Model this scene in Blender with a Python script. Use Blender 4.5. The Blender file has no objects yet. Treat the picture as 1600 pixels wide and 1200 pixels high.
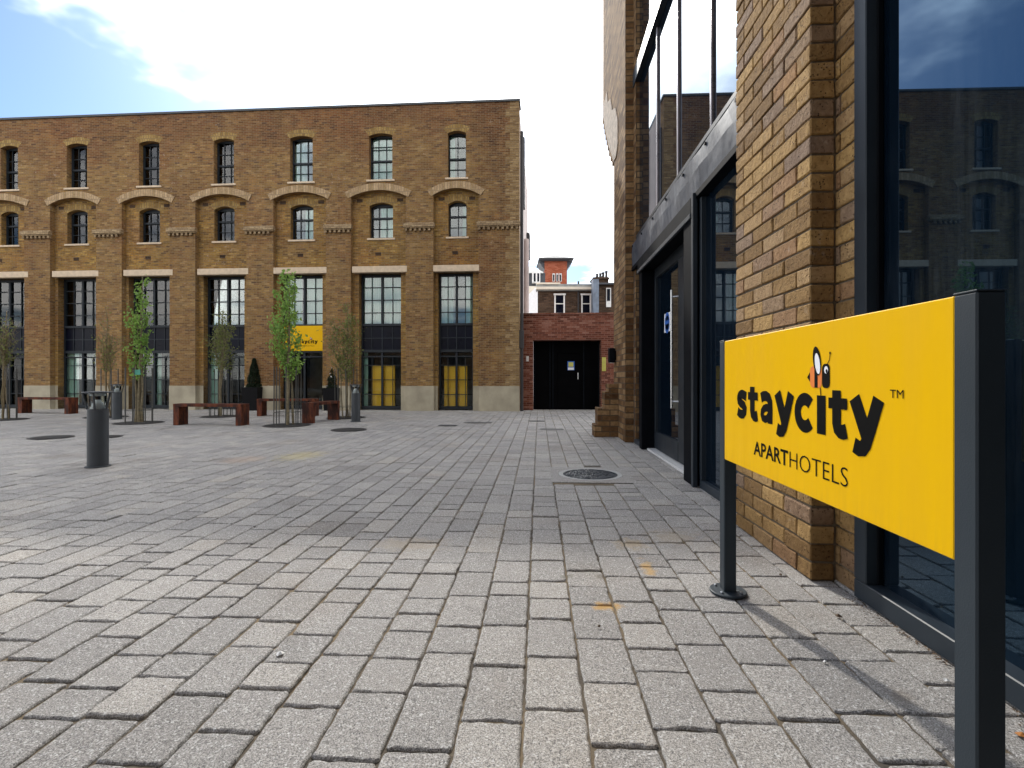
import bpy, math, random
from mathutils import Vector, Matrix
random.seed(7)
sc = bpy.context.scene
COL = sc.collection

# ------------------------------------------------------------------ camera
F = 790.0
TH = math.atan(42 / F)
ST, CT = math.sin(TH), math.cos(TH)
R_ = Vector((CT, ST, 0)); F_ = Vector((-ST, CT, 0))
cam_d = bpy.data.cameras.new('camera'); cam = bpy.data.objects.new('camera', cam_d); COL.objects.link(cam)
cam.location = (0, 0, 1); cam.rotation_euler = (math.pi / 2, 0, TH)
cam_d.sensor_width = 36; cam_d.lens = 36 * F / 1600; cam_d.shift_y = -10 / 1600
cam_d.clip_start = .02; cam_d.clip_end = 2000
sc.camera = cam
sc.render.resolution_x = 1024; sc.render.resolution_y = 768
sc.view_settings.view_transform = 'Standard'; sc.view_settings.look = 'None'
sc.view_settings.exposure = 0.36; sc.view_settings.gamma = 1
sc.render.engine = 'CYCLES'

# ------------------------------------------------------------------ sun + sky
SUN_EL = math.radians(36.3)
sd = Vector((-.289, .957, 0)).normalized() * math.cos(SUN_EL); sd.z = math.sin(SUN_EL)
sun_d = bpy.data.lights.new('sun', 'SUN'); sun_d.energy = 2.8; sun_d.angle = math.radians(1.5); sun_d.color = (1, .95, .87)
sun = bpy.data.objects.new('sun', sun_d); COL.objects.link(sun)
sun.rotation_euler = (-sd).to_track_quat('-Z', 'Y').to_euler()

world = bpy.data.worlds.new('World'); sc.world = world; world.use_nodes = True
nt = world.node_tree; N = nt.nodes; L = nt.links; N.clear()
def wn(t, **k):
    n = N.new(t)
    for a, b in k.items(): setattr(n, a, b)
    return n
def wmath(op, a, b=None, clamp=False):
    n = wn('ShaderNodeMath', operation=op, use_clamp=clamp)
    for i, v in enumerate((a, b)):
        if v is None: continue
        if isinstance(v, (int, float)): n.inputs[i].default_value = v
        else: L.new(v, n.inputs[i])
    return n.outputs[0]
sky = wn('ShaderNodeTexSky', sky_type='NISHITA'); sky.sun_disc = False
sky.sun_elevation = SUN_EL; sky.sun_rotation = math.atan2(sd.x, sd.y)
sky.air_density = 1.0; sky.dust_density = 1.0; sky.ozone_density = 1.5
tc = wn('ShaderNodeTexCoord'); sep = wn('ShaderNodeSeparateXYZ'); L.new(tc.outputs['Generated'], sep.inputs[0])
zz = wmath('ADD', wmath('MAXIMUM', sep.outputs[2], 0.0), .12)
cmb = wn('ShaderNodeCombineXYZ'); L.new(wmath('DIVIDE', sep.outputs[0], zz), cmb.inputs[0]); L.new(wmath('DIVIDE', sep.outputs[1], zz), cmb.inputs[1])
cmb.inputs[2].default_value = 23.6
noi = wn('ShaderNodeTexNoise'); L.new(cmb.outputs[0], noi.inputs['Vector']); noi.inputs['Scale'].default_value = .8; noi.inputs['Detail'].default_value = 6; noi.inputs['Roughness'].default_value = .58
dt = wn('ShaderNodeVectorMath', operation='DOT_PRODUCT'); L.new(tc.outputs['Generated'], dt.inputs[0]); dt.inputs[1].default_value = sd
dpos = wmath('MAXIMUM', dt.outputs['Value'], 0.0)
glow = wmath('POWER', dpos, 2.2)
glow2 = wmath('POWER', dpos, 60.0)
hz = wmath('POWER', wmath('SUBTRACT', 1.0, wmath('MAXIMUM', sep.outputs[2], 0.0)), 6.0)
m = wmath('ADD', noi.outputs['Fac'], wmath('MULTIPLY', wmath('POWER', dpos, 9.0), .17))
m = wmath('ADD', m, wmath('MULTIPLY', hz, .10))
gd = (F_ - R_ * .76 + Vector((0, 0, .55))).normalized()          # a break in the cloud, up to the left
gdt = wn('ShaderNodeVectorMath', operation='DOT_PRODUCT'); L.new(tc.outputs['Generated'], gdt.inputs[0]); gdt.inputs[1].default_value = gd
gmr = wn('ShaderNodeMapRange'); L.new(gdt.outputs['Value'], gmr.inputs['Value']); gmr.inputs['From Min'].default_value = .915; gmr.inputs['From Max'].default_value = .99; gmr.inputs['To Max'].default_value = .26; gmr.interpolation_type = 'SMOOTHSTEP'
m = wmath('SUBTRACT', m, gmr.outputs[0])
gd2 = (F_ + R_ * .10 + Vector((0, 0, .36))).normalized()         # thinner cloud low over the gap between the buildings
gdt2 = wn('ShaderNodeVectorMath', operation='DOT_PRODUCT'); L.new(tc.outputs['Generated'], gdt2.inputs[0]); gdt2.inputs[1].default_value = gd2
gmr2 = wn('ShaderNodeMapRange'); L.new(gdt2.outputs['Value'], gmr2.inputs['Value']); gmr2.inputs['From Min'].default_value = .96; gmr2.inputs['From Max'].default_value = .998; gmr2.inputs['To Max'].default_value = .10; gmr2.interpolation_type = 'SMOOTHSTEP'
m = wmath('SUBTRACT', m, gmr2.outputs[0])
mr = wn('ShaderNodeMapRange'); L.new(m, mr.inputs['Value']); mr.inputs['From Min'].default_value = .40; mr.inputs['From Max'].default_value = .60; mr.interpolation_type = 'SMOOTHSTEP'
bg1 = wn('ShaderNodeBackground'); sat = wn('ShaderNodeMix', data_type='RGBA', blend_type='MULTIPLY'); sat.inputs[0].default_value = 1; sat.inputs[7].default_value = (.70, .90, 1.12, 1); L.new(sky.outputs[0], sat.inputs[6])
L.new(sat.outputs[2], bg1.inputs[0]); bg1.inputs[1].default_value = .115
bg2 = wn('ShaderNodeBackground'); bg2.inputs[0].default_value = (1, .985, .96, 1)
L.new(wmath('ADD', 2.3, wmath('MULTIPLY', glow, 3.0)), bg2.inputs[1])
mix = wn('ShaderNodeMixShader'); L.new(mr.outputs[0], mix.inputs[0]); L.new(bg1.outputs[0], mix.inputs[1]); L.new(bg2.outputs[0], mix.inputs[2])
bg3 = wn('ShaderNodeBackground'); bg3.inputs[0].default_value = (1, .98, .95, 1); L.new(wmath('MULTIPLY', glow2, 1.5), bg3.inputs[1])
add = wn('ShaderNodeAddShader'); L.new(mix.outputs[0], add.inputs[0]); L.new(bg3.outputs[0], add.inputs[1])
out = wn('ShaderNodeOutputWorld'); L.new(add.outputs[0], out.inputs[0])

# ------------------------------------------------------------------ picture -> place
def C(px, py, d):
    v = F_ * d + R_ * ((px - 800) / F * d); v.z = 1 + (590 - py) / F * d; return v
def G(px, py): return C(px, py, F / (py - 590))
def XP(px, py, X):                       # point of the plane x = X (parallel to the street) seen at a pixel
    a = (px - 800) / F; d = X / (a * CT - ST); return Vector((X, d * (CT + a * ST), 1 + (590 - py) / F * d))

# ------------------------------------------------------------------ helpers
def props(o, label=None, cat=None, group=None, kind=None):
    if label: o['label'] = label
    if cat: o['category'] = cat
    if group: o['group'] = group
    if kind: o['kind'] = kind
    return o
def empty(name, loc=(0, 0, 0), rz=0, parent=None, **k):
    o = bpy.data.objects.new(name, None); COL.objects.link(o); o.location = loc; o.rotation_euler = (0, 0, rz)
    o.empty_display_size = .2
    if parent: o.parent = parent
    return props(o, **k)
class MB:
    def __init__(s): s.v = []; s.f = []; s.t = []; s.n = 0
    def add(s, vs, fs, tint=.5):
        b = len(s.v); s.v += [tuple(v) for v in vs]
        for f in fs: s.f.append([b + i for i in f]); s.t.append(tint)
        return s
    def box(s, x0, x1, y0, y1, z0, z1, tint=.5, M=None):
        x0, x1 = sorted((x0, x1)); y0, y1 = sorted((y0, y1)); z0, z1 = sorted((z0, z1))
        vs = [Vector((x, y, z)) for z in (z0, z1) for y in (y0, y1) for x in (x0, x1)]
        if M: vs = [M @ v for v in vs]
        return s.add(vs, [(0, 2, 3, 1), (4, 5, 7, 6), (0, 1, 5, 4), (2, 6, 7, 3), (0, 4, 6, 2), (1, 3, 7, 5)], tint)
    def cbox(s, x0, x1, y0, y1, z0, z1, c=.004, tint=.5, M=None, jit=0):
        """box with chamfered edges"""
        vs = []; fs = []
        X = (x0, x1); Y = (y0, y1); Z = (z0, z1); idx = {}
        def j(): return random.uniform(-jit, jit) if jit else 0
        for i in (0, 1):
            for k in (0, 1):
                for l in (0, 1):
                    sx, sy, sz = (1 - 2 * i) * c, (1 - 2 * k) * c, (1 - 2 * l) * c
                    jx, jy, jz = j(), j(), j()
                    for a, off in enumerate(((0, sy, sz), (sx, 0, sz), (sx, sy, 0))):
                        idx[(i, k, l, a)] = len(vs)
                        vs.append(Vector((X[i] + off[0] + jx, Y[k] + off[1] + jy, Z[l] + off[2] + jz)))
        q = lambda *t: fs.append([idx[a] for a in t])
        q((0,0,0,0),(0,0,1,0),(0,1,1,0),(0,1,0,0)); q((1,0,0,0),(1,1,0,0),(1,1,1,0),(1,0,1,0))
        q((0,0,0,1),(1,0,0,1),(1,0,1,1),(0,0,1,1)); q((0,1,0,1),(0,1,1,1),(1,1,1,1),(1,1,0,1))
        q((0,0,0,2),(0,1,0,2),(1,1,0,2),(1,0,0,2)); q((0,0,1,2),(1,0,1,2),(1,1,1,2),(0,1,1,2))
        for a in (0, 1):
            for b in (0, 1):
                q((0,a,b,1),(1,a,b,1),(1,a,b,2),(0,a,b,2)); q((a,0,b,0),(a,1,b,0),(a,1,b,2),(a,0,b,2)); q((a,b,0,0),(a,b,1,0),(a,b,1,1),(a,b,0,1))
        for i in (0, 1):
            for k in (0, 1):
                for l in (0, 1): q((i,k,l,0),(i,k,l,1),(i,k,l,2))
        if M: vs = [M @ v for v in vs]
        return s.add(vs, fs, tint)
    def prism(s, pts, y0, y1, tint=.5, M=None):
        """outline in (x,z), extruded y0..y1"""
        n = len(pts); vs = [Vector((p[0], y, p[1])) for y in (y0, y1) for p in pts]
        if M: vs = [M @ v for v in vs]
        return s.add(vs, [tuple(range(n)), tuple(range(2 * n - 1, n - 1, -1))] + [(i, i + n, (i + 1) % n + n, (i + 1) % n) for i in range(n)], tint)
    def tube(s, path, rad, seg=8, tint=.5, cap=True):
        path = [Vector(p) for p in path]; n = len(path)
        rad = rad if isinstance(rad, (list, tuple)) else [rad] * n
        vs = []; fs = []
        for i, p in enumerate(path):
            t = (path[min(i + 1, n - 1)] - path[max(i - 1, 0)]).normalized()
            a = Vector((1, 0, 0)) if abs(t.x) < .8 else Vector((0, 1, 0))
            u = t.cross(a).normalized(); w = t.cross(u)
            for k in range(seg):
                an = 2 * math.pi * k / seg; vs.append(p + (u * math.cos(an) + w * math.sin(an)) * rad[i])
        for i in range(n - 1):
            for k in range(seg):
                fs.append((i * seg + k, i * seg + (k + 1) % seg, (i + 1) * seg + (k + 1) % seg, (i + 1) * seg + k))
        if cap: fs += [tuple(range(seg - 1, -1, -1)), tuple((n - 1) * seg + k for k in range(seg))]
        return s.add(vs, fs, tint)
    def lathe(s, prof, cx=0, cy=0, seg=24, tint=.5):
        vs = []; fs = []; n = len(prof)
        for r, z in prof:
            for k in range(seg):
                a = 2 * math.pi * k / seg; vs.append((cx + r * math.cos(a), cy + r * math.sin(a), z))
        for i in range(n - 1):
            for k in range(seg): fs.append((i * seg + k, i * seg + (k + 1) % seg, (i + 1) * seg + (k + 1) % seg, (i + 1) * seg + k))
        fs += [tuple(range(seg - 1, -1, -1)), tuple((n - 1) * seg + k for k in range(seg))]
        return s.add(vs, fs, tint)
    def build(s, name, mat, parent=None, smooth=False, **k):
        me = bpy.data.meshes.new(name); me.from_pydata(s.v, [], s.f); me.validate(); me.update()
        o = bpy.data.objects.new(name, me); COL.objects.link(o)
        finish(o, s.t if len(s.t) == len(me.polygons) else None, smooth)
        if mat: me.materials.append(mat)
        if parent: o.parent = parent
        return props(o, **k)
def finish(o, tints=None, smooth=False):
    me = o.data
    uv = me.uv_layers.get('UVMap') or me.uv_layers.new(name='UVMap')
    at = me.attributes.new('tint', 'FLOAT', 'FACE') if 'tint' not in me.attributes else me.attributes['tint']
    for p in me.polygons:
        n = p.normal; ax = max(range(3), key=lambda i: abs(n[i]))
        for li in p.loop_indices:
            c = me.vertices[me.loops[li].vertex_index].co
            uv.data[li].uv = (c.y, c.z) if ax == 0 else (c.x, c.z) if ax == 1 else (c.x, c.y)
        at.data[p.index].value = tints[p.index] if tints else .5
        p.use_smooth = smooth
def copy_tree(o, parent=None):
    c = o.copy(); COL.objects.link(c); c.parent = parent
    for ch in [x for x in bpy.data.objects if x.parent == o]: copy_tree(ch, c)
    return c
def boolean_cut(mb, cutters, name, mat, parent):
    o = mb.build(name, None)
    for i, cb in enumerate(cutters):
        c = cb.build('cutter', None)
        md = o.modifiers.new('b', 'BOOLEAN'); md.object = c; md.operation = 'DIFFERENCE'; md.solver = 'EXACT'
        dg = bpy.context.evaluated_depsgraph_get(); me = bpy.data.meshes.new_from_object(o.evaluated_get(dg))
        o.modifiers.clear(); o.data = me
        bpy.data.objects.remove(c, do_unlink=True)
    for a in ('tint',):
        if a in o.data.attributes: o.data.attributes.remove(o.data.attributes[a])
    finish(o); o.data.materials.clear(); o.data.materials.append(mat)
    o.parent = parent
    return o

# ------------------------------------------------------------------ materials
class MT:
    def __init__(s, name, rough=.6, spec=.5, metal=0):
        s.m = bpy.data.materials.new(name); s.m.use_nodes = True; s.t = s.m.node_tree; s.n = s.t.nodes; s.l = s.t.links
        s.b = s.n['Principled BSDF']; s.b.inputs['Roughness'].default_value = rough; s.b.inputs['Metallic'].default_value = metal
        s.b.inputs['Specular IOR Level'].default_value = spec
        s.tc = s.n.new('ShaderNodeTexCoord')
    def put(s, inp, v):
        if v is None: return
        if isinstance(v, (int, float)): inp.default_value = v
        elif isinstance(v, (tuple, list)): inp.default_value = tuple(v) + ((1,) if len(v) == 3 and len(inp.default_value) == 4 else ())
        else: s.l.new(v, inp)
    def coord(s, kind='Object', scale=(1, 1, 1), loc=(0, 0, 0)):
        mp = s.n.new('ShaderNodeMapping'); s.l.new(s.tc.outputs[kind], mp.inputs[0]); mp.inputs['Scale'].default_value = scale; mp.inputs['Location'].default_value = loc
        return mp.outputs[0]
    def noise(s, scale, vec=None, detail=3, rough=.55, dist=0):
        n = s.n.new('ShaderNodeTexNoise'); n.inputs['Scale'].default_value = scale; n.inputs['Detail'].default_value = detail; n.inputs['Roughness'].default_value = rough; n.inputs['Distortion'].default_value = dist
        s.l.new(vec if vec else s.tc.outputs['Object'], n.inputs['Vector']); return n.outputs['Fac']
    def vor(s, scale, vec=None, out='Distance'):
        n = s.n.new('ShaderNodeTexVoronoi'); n.inputs['Scale'].default_value = scale
        s.l.new(vec if vec else s.tc.outputs['Object'], n.inputs['Vector']); return n.outputs[out]
    def math(s, op, a, b=0.0, clamp=False):
        n = s.n.new('ShaderNodeMath'); n.operation = op; n.use_clamp = clamp; s.put(n.inputs[0], a); s.put(n.inputs[1], b); return n.outputs[0]
    def ramp(s, v, a, b, lo=0.0, hi=1.0):
        n = s.n.new('ShaderNodeMapRange'); s.put(n.inputs[0], v); n.inputs[1].default_value = a; n.inputs[2].default_value = b; n.inputs[3].default_value = lo; n.inputs[4].default_value = hi; return n.outputs[0]
    def mix(s, f, a, b, mode='MIX'):
        n = s.n.new('ShaderNodeMix'); n.data_type = 'RGBA'; n.blend_type = mode; s.put(n.inputs[0], f); s.put(n.inputs[6], a); s.put(n.inputs[7], b); return n.outputs[2]
    def attr(s, name='tint'):
        n = s.n.new('ShaderNodeAttribute'); n.attribute_name = name; return n.outputs['Fac']
    def color(s, v): s.put(s.b.inputs['Base Color'], v); return s
    def bump(s, h, dist=.003, strength=1):
        n = s.n.new('ShaderNodeBump'); n.inputs['Distance'].default_value = dist; n.inputs['Strength'].default_value = strength; s.put(n.inputs['Height'], h); s.l.new(n.outputs[0], s.b.inputs['Normal']); return s
def simple(name, col, rough=.6, metal=0, spec=.5, var=.12, nscale=6, bump=0, bscale=60):
    t = MT(name, rough, spec, metal)
    n = t.noise(nscale, detail=5)
    dark = tuple(c * (1 - var) for c in col); lite = tuple(min(1, c * (1 + var)) for c in col)
    t.color(t.mix(t.ramp(n, .3, .7), dark, lite))
    t.put(t.b.inputs['Roughness'], t.ramp(n, .3, .7, max(0, rough - .06), min(1, rough + .06)))
    if bump: t.bump(t.noise(bscale, detail=3), bump)
    return t.m
def ramp_color(t, v, stops):
    n = t.n.new('ShaderNodeValToRGB'); t.put(n.inputs[0], v); e = n.color_ramp.elements
    while len(e) < len(stops): e.new(.5)
    for el, (p, c) in zip(e, stops): el.position = p; el.color = tuple(c) + (1,)
    return n.outputs[0]

# granite setts
t = MT('granite_paver', .88, .25)
tint = t.attr()
base = ramp_color(t, tint, [(0, (.235, .226, .215)), (.3, (.28, .272, .26)), (.6, (.315, .304, .288)), (.85, (.35, .337, .315)), (1, (.35, .33, .30))])
grain = t.noise(250, detail=3, rough=.85)
spk = t.vor(210, out='Color')
sp = t.n.new('ShaderNodeSeparateColor'); t.l.new(spk, sp.inputs[0])
c1 = t.mix(t.ramp(grain, .40, .62), t.mix(1, base, (.46, .455, .45), 'MULTIPLY'), t.mix(1, base, (1.68, 1.66, 1.64), 'MULTIPLY'))
c1 = t.mix(t.ramp(sp.outputs[0], .86, .98, 0, .55), c1, (.75, .75, .74))
c1 = t.mix(t.ramp(sp.outputs[1], .9, .98, 0, .6), c1, (.06, .06, .065))
st = t.noise(1.1, detail=5, rough=.6)
c1 = t.mix(t.ramp(st, .52, .75, 0, .45), c1, t.mix(1, c1, (.80, .70, .58), 'MULTIPLY'))
sm = t.noise(4.5, detail=4)
c1 = t.mix(t.ramp(sm, .58, .8, 0, .4), c1, t.mix(1, c1, (.62, .62, .62), 'MULTIPLY'))
def stain(t, c, px, py, rx, ry, col, k=.8):
    p = G(px, py)
    mp = t.coord('Object', (1 / rx, 1 / ry, 0), (-p.x / rx, -p.y / ry, 0))
    ln = t.n.new('ShaderNodeVectorMath'); ln.operation = 'LENGTH'; t.l.new(mp, ln.inputs[0])
    v = t.math('ADD', ln.outputs['Value'], t.ramp(t.noise(16, detail=5, rough=.7), .2, .8, -.75, .75))
    return t.mix(t.ramp(v, .35, .95, k, 0), c, col)
for a in ((948, 948, .085, .05, (.50, .30, .09), .85), (1012, 888, .045, .14, (.48, .31, .12), .8), (985, 850, .12, .12, (.40, .31, .19), .6), (1050, 838, .2, .2, (.36, .3, .22), .5),
          (470, 712, .35, .5, (.42, .36, .20), .7), (380, 718, .3, .35, (.40, .31, .24), .6), (885, 900, .05, .04, (.16, .15, .12), .6), (940, 900, .05, .04, (.17, .15, .12), .6),
          (640, 850, .3, .15, (.38, .32, .24), .5), (1410, 1090, .05, .06, (.2, .17, .14), .5)):
    c1 = stain(t, c1, *a)
gum = t.ramp(t.vor(3.1, t.coord('Object', (1, 1, 0), (3, 1, 0))), .025, .045, 1, 0)
c1 = t.mix(t.math('MULTIPLY', gum, .45), c1, (.10, .095, .09))
c1 = t.mix(t.ramp(t.noise(.55, t.coord('Object', (1, 1, 1), (8, 3, 0)), detail=4), .45, .7, 0, .35), c1, t.mix(1, c1, (.74, .74, .76), 'MULTIPLY'))
t.color(c1)
t.bump(t.math('ADD', t.math('MULTIPLY', grain, 1.0), t.math('MULTIPLY', t.noise(45, detail=4), 1.6)), .0032)
M_PAVER = t.m
t = MT('joint_sand', .95, .1)
n = t.noise(120, detail=4); n2 = t.noise(1.3, detail=3)
t.color(t.mix(t.ramp(n2, .4, .62), t.mix(n, (.05, .045, .04), (.12, .105, .085)), t.mix(n, (.13, .10, .06), (.27, .21, .14)))); t.bump(n, .004)
M_SAND = t.m
M_ASPH = simple('far_ground', (.13, .13, .13), .9, nscale=2, bump=.004)

# close bricks (real blocks; tint per block)
t = MT('stock_brick', .9, .15)
tint = t.attr()
base = ramp_color(t, tint, [(0, (.20, .12, .050)), (.3, (.31, .195, .08)), (.55, (.41, .265, .105)), (.75, (.36, .24, .12)), (.9, (.24, .17, .12)), (1, (.36, .20, .08))])
n = t.noise(28, detail=6, rough=.65)
c1 = t.mix(t.ramp(n, .3, .7), t.mix(1, base, (.72, .68, .66), 'MULTIPLY'), t.mix(1, base, (1.15, 1.15, 1.14), 'MULTIPLY'))
v = t.vor(62); gate = t.noise(9, detail=2)
c1 = t.mix(t.math('MULTIPLY', t.ramp(v, .12, .26, 1, 0), t.ramp(gate, .5, .58)), c1, (.045, .025, .02))
c1 = t.mix(t.ramp(t.noise(14, t.coord('Object', (1, 1, 1), (5, 2, 9)), detail=5), .62, .8, 0, .45), c1, (.50, .44, .36))
sz = t.n.new('ShaderNodeSeparateXYZ'); t.l.new(t.tc.outputs['Object'], sz.inputs[0])
splash = t.math('MULTIPLY', t.ramp(t.math('ADD', sz.outputs[2], t.ramp(t.noise(6, detail=5), .2, .8, -.2, .2)), .0, .45, .8, 0), 1)
c1 = t.mix(splash, c1, t.mix(1, c1, (.62, .58, .54), 'MULTIPLY'))
c1 = t.mix(t.ramp(t.noise(3.2, detail=6, rough=.7), .5, .72, 0, .55), c1, t.mix(1, c1, (.66, .60, .58), 'MULTIPLY'))
t.color(c1); t.bump(t.math('ADD', n, t.math('MULTIPLY', t.ramp(v, .1, .3), .6)), .011)
M_BRICK = t.m
M_MORTAR = simple('mortar', (.12, .095, .065), .95, nscale=40, var=.3, bump=.003)

def brick_tex(name, stops, mortar, course=.078, length=.235, msize=.009, big=None, bumpd=.004, stopsfac=None, patch=None):
    t = MT(name, .9, .12)
    bt = t.n.new('ShaderNodeTexBrick'); t.l.new(t.tc.outputs['UV'], bt.inputs['Vector'])
    bt.inputs['Scale'].default_value = 1; bt.inputs['Brick Width'].default_value = length; bt.inputs['Row Height'].default_value = course
    bt.inputs['Mortar Size'].default_value = msize; bt.inputs['Mortar Smooth'].default_value = .2; bt.inputs['Bias'].default_value = 0
    bt.inputs['Color1'].default_value = (0, 0, 0, 1); bt.inputs['Color2'].default_value = (1, 1, 1, 1); bt.inputs['Mortar'].default_value = (.5, .5, .5, 1)
    col = ramp_color(t, bt.outputs['Color'], stops)
    n = t.noise(22, detail=5)
    col = t.mix(t.ramp(n, .3, .7), t.mix(1, col, (.75, .73, .7), 'MULTIPLY'), t.mix(1, col, (1.2, 1.2, 1.2), 'MULTIPLY'))
    if big:
        for (sc_, lo, hi, mul, k, off) in big:
            b = t.noise(sc_, t.coord('Object', (1, 1, 1.3), off), detail=6, rough=.62)
            col = t.mix(t.ramp(b, lo, hi, 0, k), col, t.mix(1, col, mul, 'MULTIPLY'))
    if patch: col = patch(t, col)
    col = t.mix(bt.outputs['Fac'], col, mortar)
    t.color(col); t.bump(t.math('SUBTRACT', t.math('MULTIPLY', n, .5), bt.outputs['Fac']), bumpd)
    return t.m
def facade_patch(t, col):
    sp = t.n.new('ShaderNodeSeparateXYZ'); t.l.new(t.tc.outputs['Object'], sp.inputs[0])
    wob = t.noise(.7, detail=5)
    rec = t.math('MULTIPLY', t.ramp(sp.outputs[1], .04, .09), t.ramp(t.noise(.8, t.coord('Object', (1, 1, 1), (9, 0, 4)), detail=4), .35, .6, .2, .9))
    col = t.mix(rec, col, t.mix(1, col, (1.22, 1.22, .78), 'MULTIPLY'))                              # yellower stocks in the recessed panels
    red = t.ramp(t.noise(.45, t.coord('Object', (1, 1, 1), (4, 0, 8)), detail=6, rough=.65), .50, .66, 0, .8)
    col = t.mix(red, col, t.mix(1, col, (1.02, .82, .76), 'MULTIPLY'))
    drk = t.ramp(t.noise(3.3, t.coord('Object', (1, 1, .8), (1, 0, 1)), detail=6, rough=.7), .55, .72, 0, .65)
    col = t.mix(drk, col, t.mix(1, col, (.50, .44, .46), 'MULTIPLY'))
    h = t.math('ADD', sp.outputs[2], t.ramp(wob, .2, .8, -1.6, 1.6))
    col = t.mix(t.ramp(h, 7.4, 9.0, 0, .9), col, t.mix(1, col, (.70, .55, .60), 'MULTIPLY'))        # sooty purple-brown upper courses
    stk = t.math('MULTIPLY', t.ramp(t.noise(4, t.coord('Object', (2.2, 1, .16)), detail=5, rough=.65), .54, .74), .5)
    col = t.mix(stk, col, t.mix(1, col, (.52, .48, .47), 'MULTIPLY'))                                # rain streaks down the face
    # pale repair specks beside two of the upper windows
    w2 = t.noise(9, detail=2, rough=.8); g = t.noise(.55, t.coord('Object', (1, 1, 1), (3, 0, 1)), detail=2)
    col = t.mix(t.math('MULTIPLY', t.ramp(w2, .62, .68), t.ramp(g, .52, .6, 0, .7)), col, (.42, .33, .26))
    # purple-brown weathered area on the end pier
    s2 = t.math('MULTIPLY', t.ramp(sp.outputs[0], -1.5, -1.1), t.ramp(sp.outputs[0], -.55, -.3, 1, 0))
    s3 = t.math('MULTIPLY', s2, t.ramp(t.noise(1.6, detail=6), .42, .56, 0, .75))
    return t.mix(s3, col, t.mix(1, col, (.58, .52, .56), 'MULTIPLY'))
STK = [(0, (.165, .095, .040)), (.25, (.245, .145, .056)), (.5, (.31, .190, .070)), (.7, (.22, .115, .050)), (.85, (.37, .245, .105)), (1, (.12, .072, .045))]
M_FAC = brick_tex('london_stock_facade', STK, (.22, .165, .105), course=.052, length=.165, msize=.006, big=[(.35, .45, .65, (.75, .66, .66), .8, (0, 0, 0)), (.9, .5, .7, (1.25, 1.2, 1.0), .6, (7, 0, 2)), (2.6, .52, .7, (.6, .55, .55), .6, (1, 0, 5))], patch=facade_patch)
M_YEL = brick_tex('yellow_brick', [(0, (.24, .15, .055)), (.5, (.32, .21, .075)), (1, (.38, .26, .10))], (.20, .14, .08), course=.235, length=.078, big=[(3, .5, .7, (.7, .65, .6), .6, (2, 0, 0))])
M_GAULT = brick_tex('pale_arch_brick', [(0, (.33, .23, .12)), (.5, (.41, .29, .17)), (1, (.48, .35, .21))], (.27, .2, .13), course=.3, length=.078)
M_QUOIN = brick_tex('quoin_brick', [(0, (.20, .12, .055)), (.5, (.29, .19, .085)), (1, (.40, .28, .14))], (.24, .18, .115), course=.052, length=.19, msize=.007, big=[(2, .5, .7, (.6, .55, .5), .6, (0, 3, 0))])
M_RED = brick_tex('red_brick', [(0, (.10, .034, .022)), (.4, (.17, .055, .034)), (.7, (.22, .078, .048)), (1, (.30, .15, .11))], (.24, .13, .10), course=.06, length=.19, msize=.007, big=[(1.2, .5, .7, (.6, .6, .65), .7, (0, 0, 0))])
M_DKBR = brick_tex('dark_brown_brick', [(0, (.05, .03, .02)), (.5, (.08, .05, .032)), (1, (.12, .075, .05))], (.07, .055, .045), big=[(1, .5, .7, (.6, .6, .6), .6, (0, 0, 0))])
M_TOWER = brick_tex('orange_red_brick', [(0, (.30, .075, .035)), (.5, (.38, .10, .05)), (1, (.45, .14, .08))], (.3, .12, .08))
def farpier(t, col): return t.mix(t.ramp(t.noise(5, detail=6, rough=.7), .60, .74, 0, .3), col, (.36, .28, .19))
M_CAP = brick_tex('cap_brick', [(0, (.27, .19, .11)), (.5, (.36, .26, .15)), (1, (.44, .33, .20))], (.2, .15, .1), course=.052, length=.165, msize=.007)
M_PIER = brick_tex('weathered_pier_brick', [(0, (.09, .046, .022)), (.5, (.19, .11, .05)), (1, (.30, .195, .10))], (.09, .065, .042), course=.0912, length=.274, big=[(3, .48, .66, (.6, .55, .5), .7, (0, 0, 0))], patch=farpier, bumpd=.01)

M_STONE = simple('lintel_stone', (.58, .46, .33), .85, nscale=9, var=.14, bump=.002)
M_CONC = simple('plinth_concrete', (.36, .32, .235), .9, nscale=2.2, var=.22, bump=.003, bscale=40)
M_RENDER = simple('pale_render', (.55, .47, .44), .9, nscale=2)
M_CREAM = simple('cream_render', (.72, .66, .55), .85, nscale=2)
M_WHITE = simple('white_paint', (.78, .77, .75), .6, nscale=8)
M_SLATE = simple('slate', (.06, .065, .075), .6, nscale=12)
M_LEAD = simple('grey_roof', (.28, .29, .28), .7, nscale=5, var=.25)
M_COPE = simple('coping_metal', (.045, .05, .055), .5, nscale=3)
M_PIPE = simple('dark_pipe', (.03, .028, .03), .5)
M_FRAME = simple('window_frame', (.013, .018, .024), .5, spec=.3, nscale=5, var=.2)
M_ANTH = simple('anthracite_coat', (.020, .028, .037), .42, spec=.28, nscale=3, var=.18)
M_BLACK = simple('black_steel', (.004, .005, .007), .65, spec=.05, nscale=5, var=.25)
M_GATE = simple('black_gate', (.0025, .0025, .003), .8, nscale=3, var=.3, spec=.02)
M_STEEL = simple('brushed_steel', (.55, .56, .57), .3, metal=1, nscale=40, var=.08)
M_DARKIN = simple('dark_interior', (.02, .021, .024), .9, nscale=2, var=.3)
M_POST = simple('sign_post_coat', (.026, .036, .045), .5, spec=.3, nscale=2.5, var=.08, bump=.0004, bscale=300)
M_BOLL = simple('bollard_coat', (.045, .052, .060), .5, spec=.4, nscale=6, var=.12)
M_YELLOW = simple('yellow_sign_face', (.74, .42, .001), .45, spec=.10, nscale=1.3, var=.025)
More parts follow.
